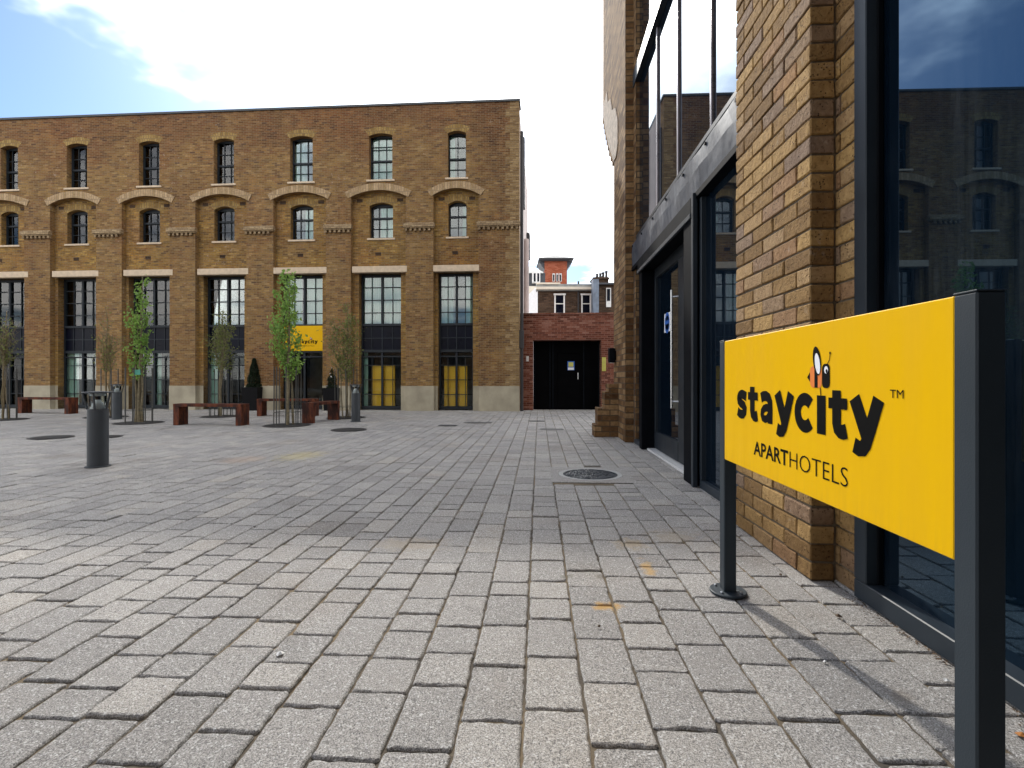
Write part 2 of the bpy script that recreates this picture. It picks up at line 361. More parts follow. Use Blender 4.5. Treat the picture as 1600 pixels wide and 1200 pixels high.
t = MT('yellow_sign_face', .42, .12)
g1 = t.noise(3, t.coord('Object', (1, 3, .5)), detail=5, rough=.6); g2 = t.noise(60, t.coord('Object', (1, 1, .06)), detail=3)
c1 = t.mix(t.ramp(g1, .35, .75), (.82, .475, .001), (.77, .435, .003))
sz = t.n.new('ShaderNodeSeparateXYZ'); t.l.new(t.tc.outputs['Object'], sz.inputs[0])
c1 = t.mix(t.math('MULTIPLY', t.ramp(sz.outputs[2], .62, .70, .12, .02), t.ramp(g2, .45, .7)), c1, (.30, .20, .06))
t.color(c1); t.put(t.b.inputs['Roughness'], t.ramp(g1, .3, .7, .34, .5)); M_YELLOW = t.m
M_YPANEL = simple('yellow_panel', (.90, .50, .012), .5, nscale=2, var=.08)
M_INK = simple('black_lettering', (.004, .004, .004), .6, nscale=5, var=.1, spec=.06)
M_ORANGE = simple('orange_vinyl', (.75, .20, .03), .5, nscale=5, var=.05)
M_WVINYL = simple('white_vinyl', (.80, .82, .85), .5, nscale=5, var=.03)
M_LENS = simple('lamp_reflector', (.85, .86, .88), .2, metal=.6, nscale=5)
M_IRON = simple('cast_iron', (.055, .062, .07), .55, nscale=30, var=.35, bump=.003, bscale=80)
t = MT('cast_iron_lid', .75, .15)
n = t.noise(30, detail=4); sx_ = t.n.new('ShaderNodeSeparateXYZ'); t.l.new(t.tc.outputs['Object'], sx_.inputs[0])
wk = t.math('MULTIPLY', t.ramp(t.noise(60, detail=3, rough=.7), .55, .61), t.math('MULTIPLY', t.ramp(sx_.outputs[0], -.05, .12, 1, 0), t.ramp(t.noise(6), .38, .5)))
t.color(t.mix(wk, t.mix(n, (.012, .016, .022), (.04, .048, .06)), (.55, .55, .53))); t.bump(n, .002)
M_LID = t.m
M_SOIL = simple('pit_mulch', (.022, .020, .018), .95, nscale=30, var=.5, bump=.02, bscale=30)
M_CUT = simple('cast_concrete', (.36, .36, .35), .9, nscale=14, var=.2, bump=.002)
M_BLUE = simple('blue_notice', (.015, .10, .42), .5)
M_LIME = simple('yellow_green_notice', (.50, .46, .10), .5)
M_STAKE = simple('stake_metal', (.05, .05, .045), .6)
M_BARK = simple('bark', (.17, .14, .085), .9, nscale=25, var=.4, bump=.006, bscale=50)
M_TWIG = simple('twig', (.17, .13, .07), .9, nscale=25, var=.3)
M_PLANTER = simple('black_planter', (.005, .005, .006), .7, spec=.15)
M_LEAFL = simple('dead_leaf', (.42, .16, .03), .8, nscale=20, var=.3)
M_DEBRIS = simple('debris', (.10, .065, .04), .9, nscale=20, var=.4)
M_CHALK = simple('paint_fleck', (.7, .7, .68), .9)
M_FUR = simple('room_furniture', (.035, .03, .03), .6)
M_RWALL = simple('room_wall', (.6, .63, .64), .9)
t = MT('corten', .75, .3)
n = t.ramp(t.noise(9, t.coord('Object', (1, 1, .3)), detail=6, rough=.7), .25, .75)
t.color(ramp_color(t, n, [(0, (.012, .005, .004)), (.40, (.045, .013, .007)), (.55, (.10, .025, .010)), (1, (.22, .065, .022))])); t.bump(n, .002)
M_CORTEN = t.m
t = MT('dark_fascia_metal', .3, .16, .0)
n = t.noise(1.7, t.coord('Object', (1, 1, 1.7)), detail=3)
t.color(t.mix(t.ramp(t.noise(3, detail=4), .45, .75), (.035, .043, .058), (.075, .088, .11))); t.bump(n, .008)
t.put(t.b.inputs['Roughness'], t.ramp(t.noise(9, detail=4), .3, .7, .34, .5))
M_FASCIA = t.m
def leaf_mat(name, a, b):
    t = MT(name, .55, .3); t.color(t.mix(t.attr(), a, b))
    tr = t.n.new('ShaderNodeBsdfTranslucent'); t.put(tr.inputs[0], tuple(min(1, c * 1.6) for c in b)); mx = t.n.new('ShaderNodeMixShader'); mx.inputs[0].default_value = .35
    t.l.new(t.b.outputs[0], mx.inputs[1]); t.l.new(tr.outputs[0], mx.inputs[2]); t.l.new(mx.outputs[0], t.n['Material Output'].inputs[0]); return t.m
M_LEAF = leaf_mat('birch_leaf', (.05, .13, .02), (.26, .40, .09))
M_LEAFP = leaf_mat('sparse_leaf', (.06, .08, .02), (.19, .22, .06))
M_BOX = leaf_mat('topiary_leaf', (.006, .012, .005), (.018, .032, .013))
t = MT('curtain', .9, .1)
t.color(t.mix(t.attr(), (.58, .86, .76), (.82, .97, .90)))
t.b.inputs['Emission Strength'].default_value = 0
tr = t.n.new('ShaderNodeBsdfTranslucent'); tr.inputs[0].default_value = (.7, .85, .8, 1); mx = t.n.new('ShaderNodeMixShader'); mx.inputs[0].default_value = .25
t.l.new(t.b.outputs[0], mx.inputs[1]); t.l.new(tr.outputs[0], mx.inputs[2]); t.l.new(mx.outputs[0], t.n['Material Output'].inputs[0]); M_CURT = t.m
def glass(name, ior, tintc, bump=0):
    t = MT(name); g = t.n.new('ShaderNodeBsdfGlossy'); g.inputs['Roughness'].default_value = .01
    tr = t.n.new('ShaderNodeBsdfTransparent'); tr.inputs[0].default_value = tuple(tintc) + (1,)
    fr = t.n.new('ShaderNodeFresnel'); fr.inputs['IOR'].default_value = ior
    mx = t.n.new('ShaderNodeMixShader'); t.l.new(fr.outputs[0], mx.inputs[0]); t.l.new(tr.outputs[0], mx.inputs[1]); t.l.new(g.outputs[0], mx.inputs[2])
    if bump:
        b = t.n.new('ShaderNodeBump'); b.inputs['Distance'].default_value = bump; t.l.new(t.noise(.9, detail=1), b.inputs['Height']); t.l.new(b.outputs[0], g.inputs['Normal'])
    t.l.new(mx.outputs[0], t.n['Material Output'].inputs[0]); return t.m
M_GLASS = glass('facade_glass', 1.75, (.93, .985, .975))
M_GLASSL = glass('ground_floor_glass', 1.38, (.95, .985, .975))
def dark_glass(name, ior, dirt=.0, bump=.0):
    t = MT(name, .02); t.b.inputs['IOR'].default_value = ior
    s = t.noise(5, t.coord('Object', (6, 6, .5)), detail=6, rough=.7); s2 = t.noise(1.2, detail=4)
    k = t.math('MULTIPLY', t.ramp(s, .42, .78), t.ramp(s2, .35, .7, 0, dirt))
    t.color(t.mix(k, (.002, .006, .012), (.24, .30, .36)))
    t.b.inputs['Specular Tint'].default_value = (.26, .60, 1.0, 1)
    t.put(t.b.inputs['Roughness'], t.ramp(k, 0, .3, .012, .10))
    if bump: t.bump(t.noise(.8, detail=1), bump)
    return t.m
M_DGLASS = dark_glass('dark_coated_glass', 1.95, .10)
M_SPAN = simple('navy_spandrel', (.003, .004, .011), .3, spec=.12, nscale=2, var=.3)
M_DGLASS2 = dark_glass('dark_door_glass', 1.6, .06)

# ------------------------------------------------------------------ ground
gm = MB(); gm.add([(-400, -200, -.03), (400, -200, -.03), (400, 600, -.03), (-400, 600, -.03)], [(0, 1, 2, 3)])
gm.build('ground', M_ASPH, kind='structure')
sm_ = MB(); sm_.add([(-34, -4, -.0085), (6, -4, -.0085), (6, 19, -.0085), (-34, 19, -.0085)], [(0, 1, 2, 3)])
sm_.build('joint_bed', M_SAND, kind='structure')
MH = G(922, 741); MHX, MHY = MH.x, MH.y; MHR = .33
DISCS = [(545, 672, .34), (80, 683, .3), (165, 683, .26)]
def paver(mb, x0, x1, y0, y1, near):
    g = .0026 + random.uniform(0, .0018)
    if random.random() < .12: g += .003
    x0 += g; x1 -= g; y0 += g; y1 -= g
    h = random.uniform(-.002, .002) + (random.random() < .035) * random.uniform(.003, .008)
    tx = random.gauss(0, .0035); ty = random.gauss(0, .004)
    cx, cy = (x0 + x1) / 2, (y0 + y1) / 2
    tint = min(1, max(0, random.gauss(.48, .2))) if random.random() > .05 else random.uniform(.85, 1)
    if near: nx = 7; ny = max(6, int((y1 - y0) / (x1 - x0) * 7)); c = .0065
    else: nx = ny = 1; c = .007
    P = []
    cr = .007 if near else .005
    def side(a, b, n):
        for i in range(n):
            u = i / n
            P.append((a[0] + (b[0] - a[0]) * u, a[1] + (b[1] - a[1]) * u))
    side((x0 + cr, y0), (x1 - cr, y0), nx); side((x1 - cr, y0), (x1, y0 + cr), 1); side((x1, y0 + cr), (x1, y1 - cr), ny); side((x1, y1 - cr), (x1 - cr, y1), 1)
    side((x1 - cr, y1), (x0 + cr, y1), nx); side((x0 + cr, y1), (x0, y1 - cr), 1); side((x0, y1 - cr), (x0, y0 + cr), ny); side((x0, y0 + cr), (x0 + cr, y0), 1)
    n = len(P); vs = []
    def Z(x, y): return h + (x - cx) * tx + (y - cy) * ty
    js = .0026 if near else .0012
    jt = [(random.uniform(-js, js), random.uniform(-js, js)) for _ in P]
    if near and random.random() < .55:                         # a chipped corner or edge
        k = random.randrange(n)
        for q in range(-1, 2):
            i = (k + q) % n; jt[i] = ((cx - P[i][0]) * .05, (cy - P[i][1]) * .05)
    rings = [(0, -.035), (0, -.006), (c * .45, -.0018), (c, 0)] if near else [(0, -.03), (0, -.006), (c, 0)]
    for (ins, dz) in rings:
        for (p, j) in zip(P, jt):
            x = p[0] + (ins if p[0] < cx else -ins) * min(1, abs(p[0] - cx) / max(1e-6, (x1 - x0) / 2)) ** 3 + j[0]
            y = p[1] + (ins if p[1] < cy else -ins) * min(1, abs(p[1] - cy) / max(1e-6, (y1 - y0) / 2)) ** 3 + j[1]
            vs.append((x, y, Z(x, y) + dz + (random.uniform(-.0008, .0008) if near and dz > -.02 else 0)))
    fs = []
    for r in range(len(rings) - 1):
        for i in range(n): fs.append((r * n + i, r * n + (i + 1) % n, (r + 1) * n + (i + 1) % n, (r + 1) * n + i))
    fs.append(tuple((len(rings) - 1) * n + i for i in range(n)))
    mb.add(vs, fs, tint)
W = .186
pv = MB()
x = 2.0 + .012
# course joint phase taken from the joint that runs at x = -0.04
col0 = -.045
i = 11
PITS = []
TREES = [  # base px, base py, crown top py, crown half width m, leaves, material kind, bottom of crown py, label
    (217, 661, 430, .34, 1150, 0, 590, 'slim upright young birch with bright green crown behind the near bollard'),
    (449, 665, 427, .62, 2100, 0, 600, 'leafy young birch with a full green crown in front of the yellow entrance sign'),
    (345, 651, 492, .38, 1500, 1, 585, 'small thin leafed sapling behind the long rust bench'),
    (541, 653, 478, .42, 1800, 1, 600, 'sparse olive green sapling beside the right hand topiary planter'),
    (4, 656, 485, .36, 420, 2, 560, 'almost bare sapling at the left edge of the square'),
    (166, 652, 480, .42, 420, 2, 570, 'bare twiggy sapling between the two bollards and the brick wall'),
]
for tr in TREES:
    g = G(tr[0], tr[1]); PITS.append((g.x, g.y + .02, .40))
def blocked(x0, x1, y0, y1):
    cx = (x0 + x1) / 2; cy = (y0 + y1) / 2
    if abs(cx - MHX) < .37 + .05 and abs(cy - MHY) < .37 + .09: return True
    return False
while True:
    xa = col0 + (i - 1) * W; xb = xa + W
    if xb < -24: break
    wob = random.uniform(-.004, .004)
    y = .35 + random.uniform(0, .25)
    while y < 17.5:
        ln = random.choice((.147, .195, .195, .285, .285, .285))
        far_left = -1.15 * y - 4.5
        near = (y < 4.6 and xb > -1.15 * y - .5)
        if xb > far_left:
            if not blocked(xa, xb, y, y + ln):
                paver(pv, xa + wob * 0, xb, y, y + ln, near)
        y += ln
    i -= 1
pv.build('paving', M_PAVER, kind='structure')

# big inspection cover with concrete surround
o = empty('manhole_cover', (MHX, MHY, 0), label='round cast iron manhole cover set in a pale concrete square near the glass door', cat='manhole cover')
mb = MB(); q = .415; seg = 40
vs = []; fs = []
for k in range(seg):
    a = 2 * math.pi * k / seg + math.pi / 4; ca, sa = math.cos(a), math.sin(a); r = q / max(abs(ca), abs(sa))
    vs += [(ca * .326, sa * .326, .0), (ca * r, sa * r, -.0005), (ca * r, sa * r, -.03)]
for k in range(seg):
    a = k * 3; b = ((k + 1) % seg) * 3; fs += [(a, a + 1, b + 1, b), (a + 1, a + 2, b + 2, b + 1)]
mb.add(vs, fs, .45); mb.build('surround', M_PAVER, o); mb = MB()
mb.lathe([(.325, -.03), (.325, .002), (.281, .002), (.281, -.03)], seg=40); mb.build('concrete_ring', M_CUT, o)
mb = MB(); mb.lathe([(.279, -.03), (.279, .003), (.258, .003), (.256, -.004), (.24, -.004), (.238, .0015), (.001, .0015)], seg=40)
for k in range(90):
    a = random.uniform(0, 6.28); r = .22 * math.sqrt(random.random()); cx = r * math.cos(a); cy = r * math.sin(a)
    mb.box(cx - .012, cx + .012, cy - .008, cy + .008, .0010, .005)
mb.build('lid', M_LID, o)
discs = [('cover', 545, 672, .30, 'dark round disc lying in front of the grey bollard near the right topiary'), ('cover', 80, 684, .27, 'dark round disc left of the near bollard'),
          ('cover', 166, 683, .20, 'dark round disc partly hidden behind the near bollard')]
for (_, px, py, r, lab) in discs:  # flat dark rimmed discs lying on the far paving
    g = G(px, py); o = empty('dark_disc', (g.x, g.y, .0105), label=lab, cat='inspection cover', group='dark round covers in the far paving')
    MB().lathe([(r + .03, -.004), (r + .03, .002), (r, .002)], seg=28).build('rim', M_PIPE, o)
    MB().lathe([(r - .01, 0), (r - .01, .004), (.001, .004)], seg=28).build('lid', M_SOIL, o)
for (px, py, w, h, lab) in ((862, 671.5, .22, .11, 'rectangular iron drain grate in front of the black gate'), (838, 658.5, .18, .1, 'small worn drain grate closest to the black gate'),
                            (700, 665.5, .19, .1, 'flat dark drain grate leftmost in front of the end pier'), (747, 661, .3, .12, 'long rusty drain grate in front of the end pier')):
    g = G(px, py); o = empty('drain_grate', (g.x, g.y, .0105), label=lab, cat='drain grate', group='drain grates before the gate')
    mb = MB(); mb.box(-w, w, -h, -h + .02, 0, .004); mb.box(-w, w, h - .02, h, 0, .004); mb.box(-w, -w + .02, -h + .021, h - .021, 0, .004); mb.box(w - .02, w, -h + .021, h - .021, 0, .004); mb.build('frame', M_PIPE, o)
    mb = MB(); k = -w + .04
    while k < w - .03: mb.box(k, k + .018, -h + .022, h - .022, 0, .003); k += .032
    mb.build('bars', M_IRON, o)

# ------------------------------------------------------------------ far brick warehouse
P0 = C(811, 590, 15.0); P0.z = 0
PL = C(0, 590, 16.12); PL.z = 0
ex = (P0 - PL).normalized(); RZ = math.atan2(ex.y, ex.x); ey = Vector((-ex.y, ex.x, 0))
def FA(px, py, y=0.0):
    """pixel -> (s, z) on the facade's plane, y metres behind the front"""
    a = (px - 800) / F; D = F_ + R_ * a; o0 = P0 + ey * y
    k = o0.dot(ey) / D.dot(ey); p = D * k; return (p - o0).dot(ex), 1 + (590 - py) / F * k
B = empty('warehouse_building', P0, RZ, label='long brown brick warehouse with arched sash windows and tall glazed bays across the square', cat='building')
HT = FA(811, 158)[1]
SL = -19.5; TK = .5; RC = .165
bays = [  # recess x0,x1 px ; big window x0,x1 ; small window x0,x1 ; lintel
    (-52, 38, -30, 39.4, 2, 27), (78, 150, 90.5, 150, 105, 135), (190, 265, 201, 265.5, 218, 248), (305, 385, 318, 382, 335, 364.5), (427, 509, 438, 504, 454, 487.5), (548, 634, 561, 626.5, 577.5, 612), (677, 748, 684, 739, 700.5, 727)]
lint = [(-45, 44), (81, 154), (192.6, 270), (308, 388), (427, 510.5), (550, 636), (676.5, 749)]
def arch(s0, s1, z0, z1, rise, n=10):
    pts = [(s0, z0), (s1, z0), (s1, z1)]
    w = (s1 - s0) / 2; r = (w * w + rise * rise) / (2 * rise); cz = z1 + rise - r; cs = (s0 + s1) / 2; a0 = math.asin(w / r)
    for k in range(1, n): a = a0 - 2 * a0 * k / n; pts.append((cs + r * math.sin(a), cz + r * math.cos(a)))
    pts.append((s0, z1)); return pts
def zr(py, px=594): return FA(px, py)[1]
ZA = zr(307); RISE = zr(297) - zr(307)
ZT0, ZT1 = zr(281), zr(212); ZS0, ZS1 = zr(370), zr(319)
ZL0, ZL1 = zr(425), zr(416.5); ZG1 = zr(425.5); ZSP1 = zr(506.5); ZSP0 = zr(547); ZPL = zr(603)
slab = MB(); slab.box(SL, 0, 0, TK, -.05, HT)
cut1, cut2 = MB(), MB(); WIN = []
for b in bays:
    s0 = FA(b[0], 500)[0]; s1 = FA(b[1], 500)[0]
    cut1.prism(arch(s0, s1, -.2, ZA, RISE), -.3, RC)
    g0 = FA(b[2], 500, RC)[0]; g1 = FA(b[3], 500, RC)[0]
    cut2.prism([(g0, -.2), (g1, -.2), (g1, ZG1), (g0, ZG1)], -.4, 1)
    u0 = FA(b[4] - 1, 300)[0]; u1 = FA(b[5] + 1, 300)[0]
    l0 = FA(b[4] - .5, 340, RC)[0] + .01; l1 = FA(b[5] + 1, 340, RC)[0] + .02
    cut2.prism(arch(u0, u1, ZT0, ZT1, .07), -.4, 1)
    cut2.prism(arch(l0, l1, ZS0, ZS1, .10), -.4, 1)
    WIN.append((s0, s1, g0, g1, u0, u1, l0, l1))
wall = boolean_cut(slab, [cut1, cut2], 'wall', M_FAC, B)
# body behind: side wall, roof, rear
mb = MB(); mb.box(-.35, 0, TK + .002, 7.5, -.05, HT - .25); mb.box(SL, SL + .3, TK + .002, 7.5, -.05, HT - .25); mb.box(SL + .31, -.36, 7.2, 7.5, -.05, HT - .25); mb.build('side_wall', M_RENDER, B)
MB().box(SL, 0, TK + .002, 7.5, HT - .24, HT - .12).build('roof', M_SLATE, B)
mb = MB(); mb.box(-9, -.04, 2.9, 7.2, HT - .11, zr(187, 594) + .38); mb.build('roof_storey', M_COPE, B)
MB().box(SL, .035, -.035, TK + .03, HT, HT + .06).build('coping', M_COPE, B)
mb = MB()
edges = [0.0]
for k, w in enumerate(WIN):
    nxt = WIN[k + 1][0] if k + 1 < len(WIN) else 0.012
    mb = MB(); last = k + 1 == len(WIN)
    mb.box(w[1] if last else w[1] - .012, nxt if last else nxt + .012, -.012, RC if last else RC - .002, -.04, ZPL)
    mb.build('plinth', M_CONC, B)
    MB().box(w[0] + .013, w[2], RC - .012, TK - .01, -.04, ZPL).build('plinth', M_CONC, B)
    if w[1] - w[3] > .02: MB().box(w[3], w[1] - .013, RC - .012, TK - .01, -.04, ZPL).build('plinth', M_CONC, B)
for k, w in enumerate(WIN):
    a0 = FA(lint[k][0], 420)[0]; a1 = FA(lint[k][1], 420)[0]
    MB().cbox(max(a0, w[0] - .04) if k else a0, a1, -.004, RC + .15, ZG1, ZL1 + .015, c=.01).build('lintel', M_STONE, B)
    # relieving arch of pale brick
    s0, s1 = w[0] - .10, w[1] + .10; n = 14
    ww = (w[1] - w[0]) / 2; r = (ww * ww + RISE * RISE) / (2 * RISE); cz = ZA + RISE - r; cs = (w[0] + w[1]) / 2; a0 = math.asin(ww / r) * 1.0
    a1 = a0 * 1.10
    mb = MB(); inner = []; outer = []
    for j in range(n + 1):
        a = -a1 + 2 * a1 * j / n; inner.append((cs + r * math.sin(a), cz + r * math.cos(a) + .002)); outer.append((cs + (r + .21) * math.sin(a), cz + (r + .21) * math.cos(a)))
    mb.prism(inner + outer[::-1], -.022, .04); mb.build('brick_arch', M_GAULT, B)
    # gauged brick heads over the sashes
    for (x0, x1, zt, rs, y0, y1) in ((w[4], w[5], ZT1, .07, -.004, .06), (w[6], w[7], ZS1, .10, RC - .004, RC + .06)):
        hw = (x1 - x0) / 2 ; rr = (hw * hw + rs * rs) / (2 * rs); c2 = zt + rs - rr; cs2 = (x0 + x1) / 2; aa = math.asin(hw / rr)
        inner = []; outer = []
        for j in range(9):
            a = -aa + 2 * aa * j / 8; inner.append((cs2 + rr * math.sin(a), c2 + rr * math.cos(a) + .002)); outer.append((cs2 + (rr + .2) * math.sin(a * 1.12), c2 + (rr + .2) * math.cos(a * 1.12)))
        MB().prism(inner + outer[::-1], y0, y1).build('window_head', M_YEL, B)
    # air bricks
    for (cs3, z3) in ((w[0] + .22, ZA - .06), (w[1] - .22, ZA - .06), ((w[0] + w[1]) / 2 - .05, ZL1 + .42)):
        mb = MB(); mb.box(cs3 - .09, cs3 + .09, RC - .006, RC + .02, z3 - .05, z3 + .05)
        for j in range(3): mb.box(cs3 - .08, cs3 + .08, RC - .010, RC - .0062, z3 - .04 + j * .03, z3 - .022 + j * .03)
        mb.build('air_brick', M_DKBR, B)
# pilaster caps
cz0 = zr(361.5)
for k in range(len(WIN)):
    p0 = WIN[k][1]; p1 = WIN[k + 1][0] if k + 1 < len(WIN) else -.02
    mb = MB()
    mb.box(p0 - .05, p1 + .05, -.10, .02, cz0 + .09, cz0 + .20); mb.box(p0 - .03, p1 + .03, -.075, .02, cz0 + .06, cz0 + .088)
    s = p0 - .01
    while s < p1 - .03: mb.box(s, s + .065, -.065, .02, cz0 - .02, cz0 + .058); s += .14
    mb.box(p0 - .03, p1 + .03, -.03, .02, cz0 + .205, cz0 + .24)
    mb.build('pilaster_cap', M_CAP, B)
mb = MB(); z = ZPL + .01; k = 0
while z < HT - .12:
    wd = .27 if k % 2 else .4; mb.box(-wd, .004, -.006, .02, z, z + .225); z += .235; k += 1
mb.build('quoins', M_QUOIN, B)
# window makers
def sash(x0, x1, z0, z1, rise, yf, mid, nvert, rows, curtain=None):
    """narrow sash window: frame with meeting rail and glazing bars > pane, sill, curtain"""
    mb = MB(); t_ = .032
    mb.box(x0 - .02, x0 + t_, yf, yf + .07, z0, z1 + rise); mb.box(x1 - t_, x1 + .02, yf, yf + .07, z0, z1 + rise)
    mb.box(x0 + t_, x1 - t_, yf + .001, yf + .07, z0, z0 + .06); mb.prism([(x0 + t_, z1 + .0), (x1 - t_, z1 + .0), (x1 - t_, z1 + rise + .02), (x0 + t_, z1 + rise + .02)], yf + .001, yf + .07)
    mb.box(x0 + t_, x1 - t_, yf - .008, yf + .06, mid - .025, mid + .025)
    for j in range(1, nvert + 1):
        s = x0 + (x1 - x0) * j / (nvert + 1); mb.box(s - .009, s + .009, yf + .012, yf + .035, z0 + .06, z1)
    for zz_ in rows: mb.box(x0 + t_, x1 - t_, yf + .013, yf + .034, zz_ - .009, zz_ + .009)
    w = mb.build('window', M_FRAME, B)
    MB().box(x0 + .01, x1 - .01, yf + .04, yf + .046, z0 + .01, z1 + rise + .01).build('pane', M_GLASS, w)
    MB().cbox(x0 - .07, x1 + .07, -.04 if yf < .2 else RC - .035, yf - .001, z0 - .055, z0 + .002, c=.006).build('sill', M_STONE, w)
    return w
def curtain(parent, x0, x1, z0, z1, y, n=None, tintr=(.2, 1)):
    mb = MB(); n = n or max(6, int((x1 - x0) * 26)); ph = random.uniform(0, 6)
    vs = []; fs = []
    for j in range(n * 3 + 1):
        u = j / (n * 3); s = x0 + (x1 - x0) * u; yy = y + .022 * math.sin(j * 2.1 + ph) + .02 * math.sin(j * .7 + ph)
        vs += [(s, yy, z0), (s, yy, z1)]
    b = len(mb.v); mb.v += vs
    for j in range(n * 3): mb.f.append([b + 2 * j, b + 2 * j + 2, b + 2 * j + 3, b + 2 * j + 1]); mb.t.append(random.uniform(*tintr))
    return mb.build('curtain', M_CURT, parent)
tops = [.9, .55, .6, .9, .55, 1, .3]; lows = [.5, 1, .9, .9, .5, .6, .3]
for k, w in enumerate(WIN):
    zm = ZT0 + (ZT1 - ZT0) * .47
    W1 = sash(w[4], w[5], ZT0, ZT1, .07, .17, zm, 2 if k != 6 else 1, [ZT0 + (zm - ZT0) * .5, zm + (ZT1 - zm) * .5] + ([ZT0 + (ZT1 - ZT0) * .8] if k == 5 else []))
    if tops[k]: curtain(W1, w[4] + .02, w[4] + .02 + (w[5] - w[4]) * tops[k], ZT0 + .02, ZT1 + .03, .27)
    zm = ZS0 + (ZS1 - ZS0) * .66
    W2 = sash(w[6], w[7], ZS0, ZS1, .10, RC + .15, zm, 2 if k != 6 else 1, [ZS0 + (zm - ZS0) * .5])
    if lows[k]: curtain(W2, w[7] - (w[7] - w[6]) * lows[k], w[7] - .02, ZS0 + .02, ZS1 + .06, RC + .24)
YG = RC + .2
def tall(k, w):
    x0, x1 = w[2], w[3]; cx = (x0 + x1) / 2; wd = x1 - x0; mb = MB(); t_ = .05; ez = .03
    for (a, b) in ((x0 - .02, x0 + t_), (x1 - t_, x1 + .02)): mb.box(a, b, YG, YG + .07, ez, ZG1 + .02)
    mb.box(x0 + t_, x1 - t_, YG + .001, YG + .1, ZG1 - .07, ZG1 + .02); mb.box(x0 + t_, x1 - t_, YG + .001, YG + .1, ez, ez + .09)
    mb.box(x0 + t_, x1 - t_, YG - .03, YG + .1, ZSP1 - .02, ZSP1 + .05)
    mb.box(x0 + t_, x1 - t_, YG - .03, YG + .1, ZSP0 - .05, ZSP0 + .03); mb.box(x0 + t_, x1 - t_, YG + .002, YG + .09, ZSP0 - .2, ZSP0 - .16)
    mb.box(cx - .03, cx + .03, YG - .002, YG + .052, ez + .09, ZSP0 - .05); mb.box(cx - .03, cx + .03, YG - .002, YG + .052, ZSP1 + .05, ZG1 - .07)
    for q_ in (.25, .75): 
        s = x0 + wd * q_; mb.box(s - .009, s + .009, YG + .025, YG + .05, ZSP1 + .05, ZG1 - .07)
        if k != 4: mb.box(s - .009, s + .009, YG + .025, YG + .05, ez + .09, ZSP0 - .2)
    for q_ in (.25, .5, .75):
        z = ZSP1 + (ZG1 - ZSP1) * q_; mb.box(x0 + t_, x1 - t_, YG + .012, YG + .048, z - .011, z + .011)
        if k != 4: z = ez + (ZSP0 - ez) * q_; mb.box(x0 + t_, x1 - t_, YG + .012, YG + .048, z - .011, z + .011)
    wn_ = mb.build('tall_window', M_FRAME, B)
    MB().box(x0 + .01, x1 - .01, YG + .055, YG + .061, ZSP1 + .02, ZG1).build('pane', M_GLASS, wn_)
    MB().box(x0 + .01, x1 - .01, YG + .055, YG + .061, ez + .02, ZSP0).build('pane', M_GLASSL, wn_)
    sp_ = MB(); sp_.box(x0 + .01, x1 - .01, YG + .03, YG + .06, ZSP0 + .02, ZSP1 - .02); o_ = sp_.build('spandrel_panel', M_SPAN, wn_)
    mb = MB(); mb.box(cx - .011, cx + .011, YG + .01, YG + .029, ZSP0 + .03, ZSP1 - .02); mb.box(x0 + t_, x1 - t_, YG + .011, YG + .028, (ZSP0 + ZSP1) / 2 - .01, (ZSP0 + ZSP1) / 2 + .01)
    for q_ in (.25, .75): s = x0 + wd * q_; mb.box(s - .006, s + .006, YG + .012, YG + .029, ZSP0 + .03, ZSP1 - .02)
    mb.build('spandrel_bars', M_ANTH, wn_)
    return wn_

cur = {0: [(0, .42), (.5, 1)], 1: [(.02, .5)], 2: [(0, .42), (.92, 1)], 3: [(.02, .2)], 4: [(.0, .4), (.5, 1)], 5: [(0, .5), (.52, 1)], 6: [(0, .4), (.74, 1)]}
curlow = {0: [(0, .45), (.55, 1)], 1: [(0, .3)], 2: [(.5, .6)], 3: [(0, .22)], 5: [(0, .12)], 6: []}
for k, w in enumerate(WIN):
    tw = tall(k, w); wd = w[3] - w[2]
    for (a, b_) in cur[k]: curtain(tw, w[2] + wd * a, w[2] + wd * b_, ZSP1 + .02, ZG1 - .02, YG + .13)
    for (a, b_) in curlow.get(k, []): curtain(tw, w[2] + wd * a, w[2] + wd * b_, .05, ZSP0 - .02, YG + .14)
    # rooms behind the glass
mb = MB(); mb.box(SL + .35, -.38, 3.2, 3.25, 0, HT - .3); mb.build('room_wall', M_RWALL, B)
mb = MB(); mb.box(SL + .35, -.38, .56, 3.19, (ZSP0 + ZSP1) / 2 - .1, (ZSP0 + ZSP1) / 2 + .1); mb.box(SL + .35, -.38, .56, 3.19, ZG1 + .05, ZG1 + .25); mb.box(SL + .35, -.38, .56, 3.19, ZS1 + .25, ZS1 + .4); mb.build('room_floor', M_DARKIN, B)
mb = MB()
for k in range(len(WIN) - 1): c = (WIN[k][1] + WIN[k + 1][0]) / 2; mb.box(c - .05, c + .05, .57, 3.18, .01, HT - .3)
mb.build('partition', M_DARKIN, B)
# yellow boards standing inside two bays
for (k, p0, p1, pt, lab) in ((5, 580.6, 617, 571, 'tall yellow board behind the glass of the bay beside the grey bollard'), (6, 694, 730, 572, 'tall yellow board behind the glass of the bay nearest the building corner')):
    y_ = YG + .12; a0, zt = FA(p0, pt, y_); a1, _ = FA(p1, pt, y_)
    o = empty('display_board', P0 + ex * ((a0 + a1) / 2) + ey * y_, RZ, label=lab, cat='display board', group='yellow boards inside the ground floor')
    h_ = (a1 - a0) / 2
    MB().cbox(-h_, -.01, 0, .05, .02, zt, c=.004).build('panel', M_YPANEL, o); MB().cbox(.01, h_, 0, .05, .02, zt, c=.004).build('panel', M_YPANEL, o)
    MB().box(-h_, h_, .06, .1, 0, zt - .1).build('back_frame', M_FRAME, o)
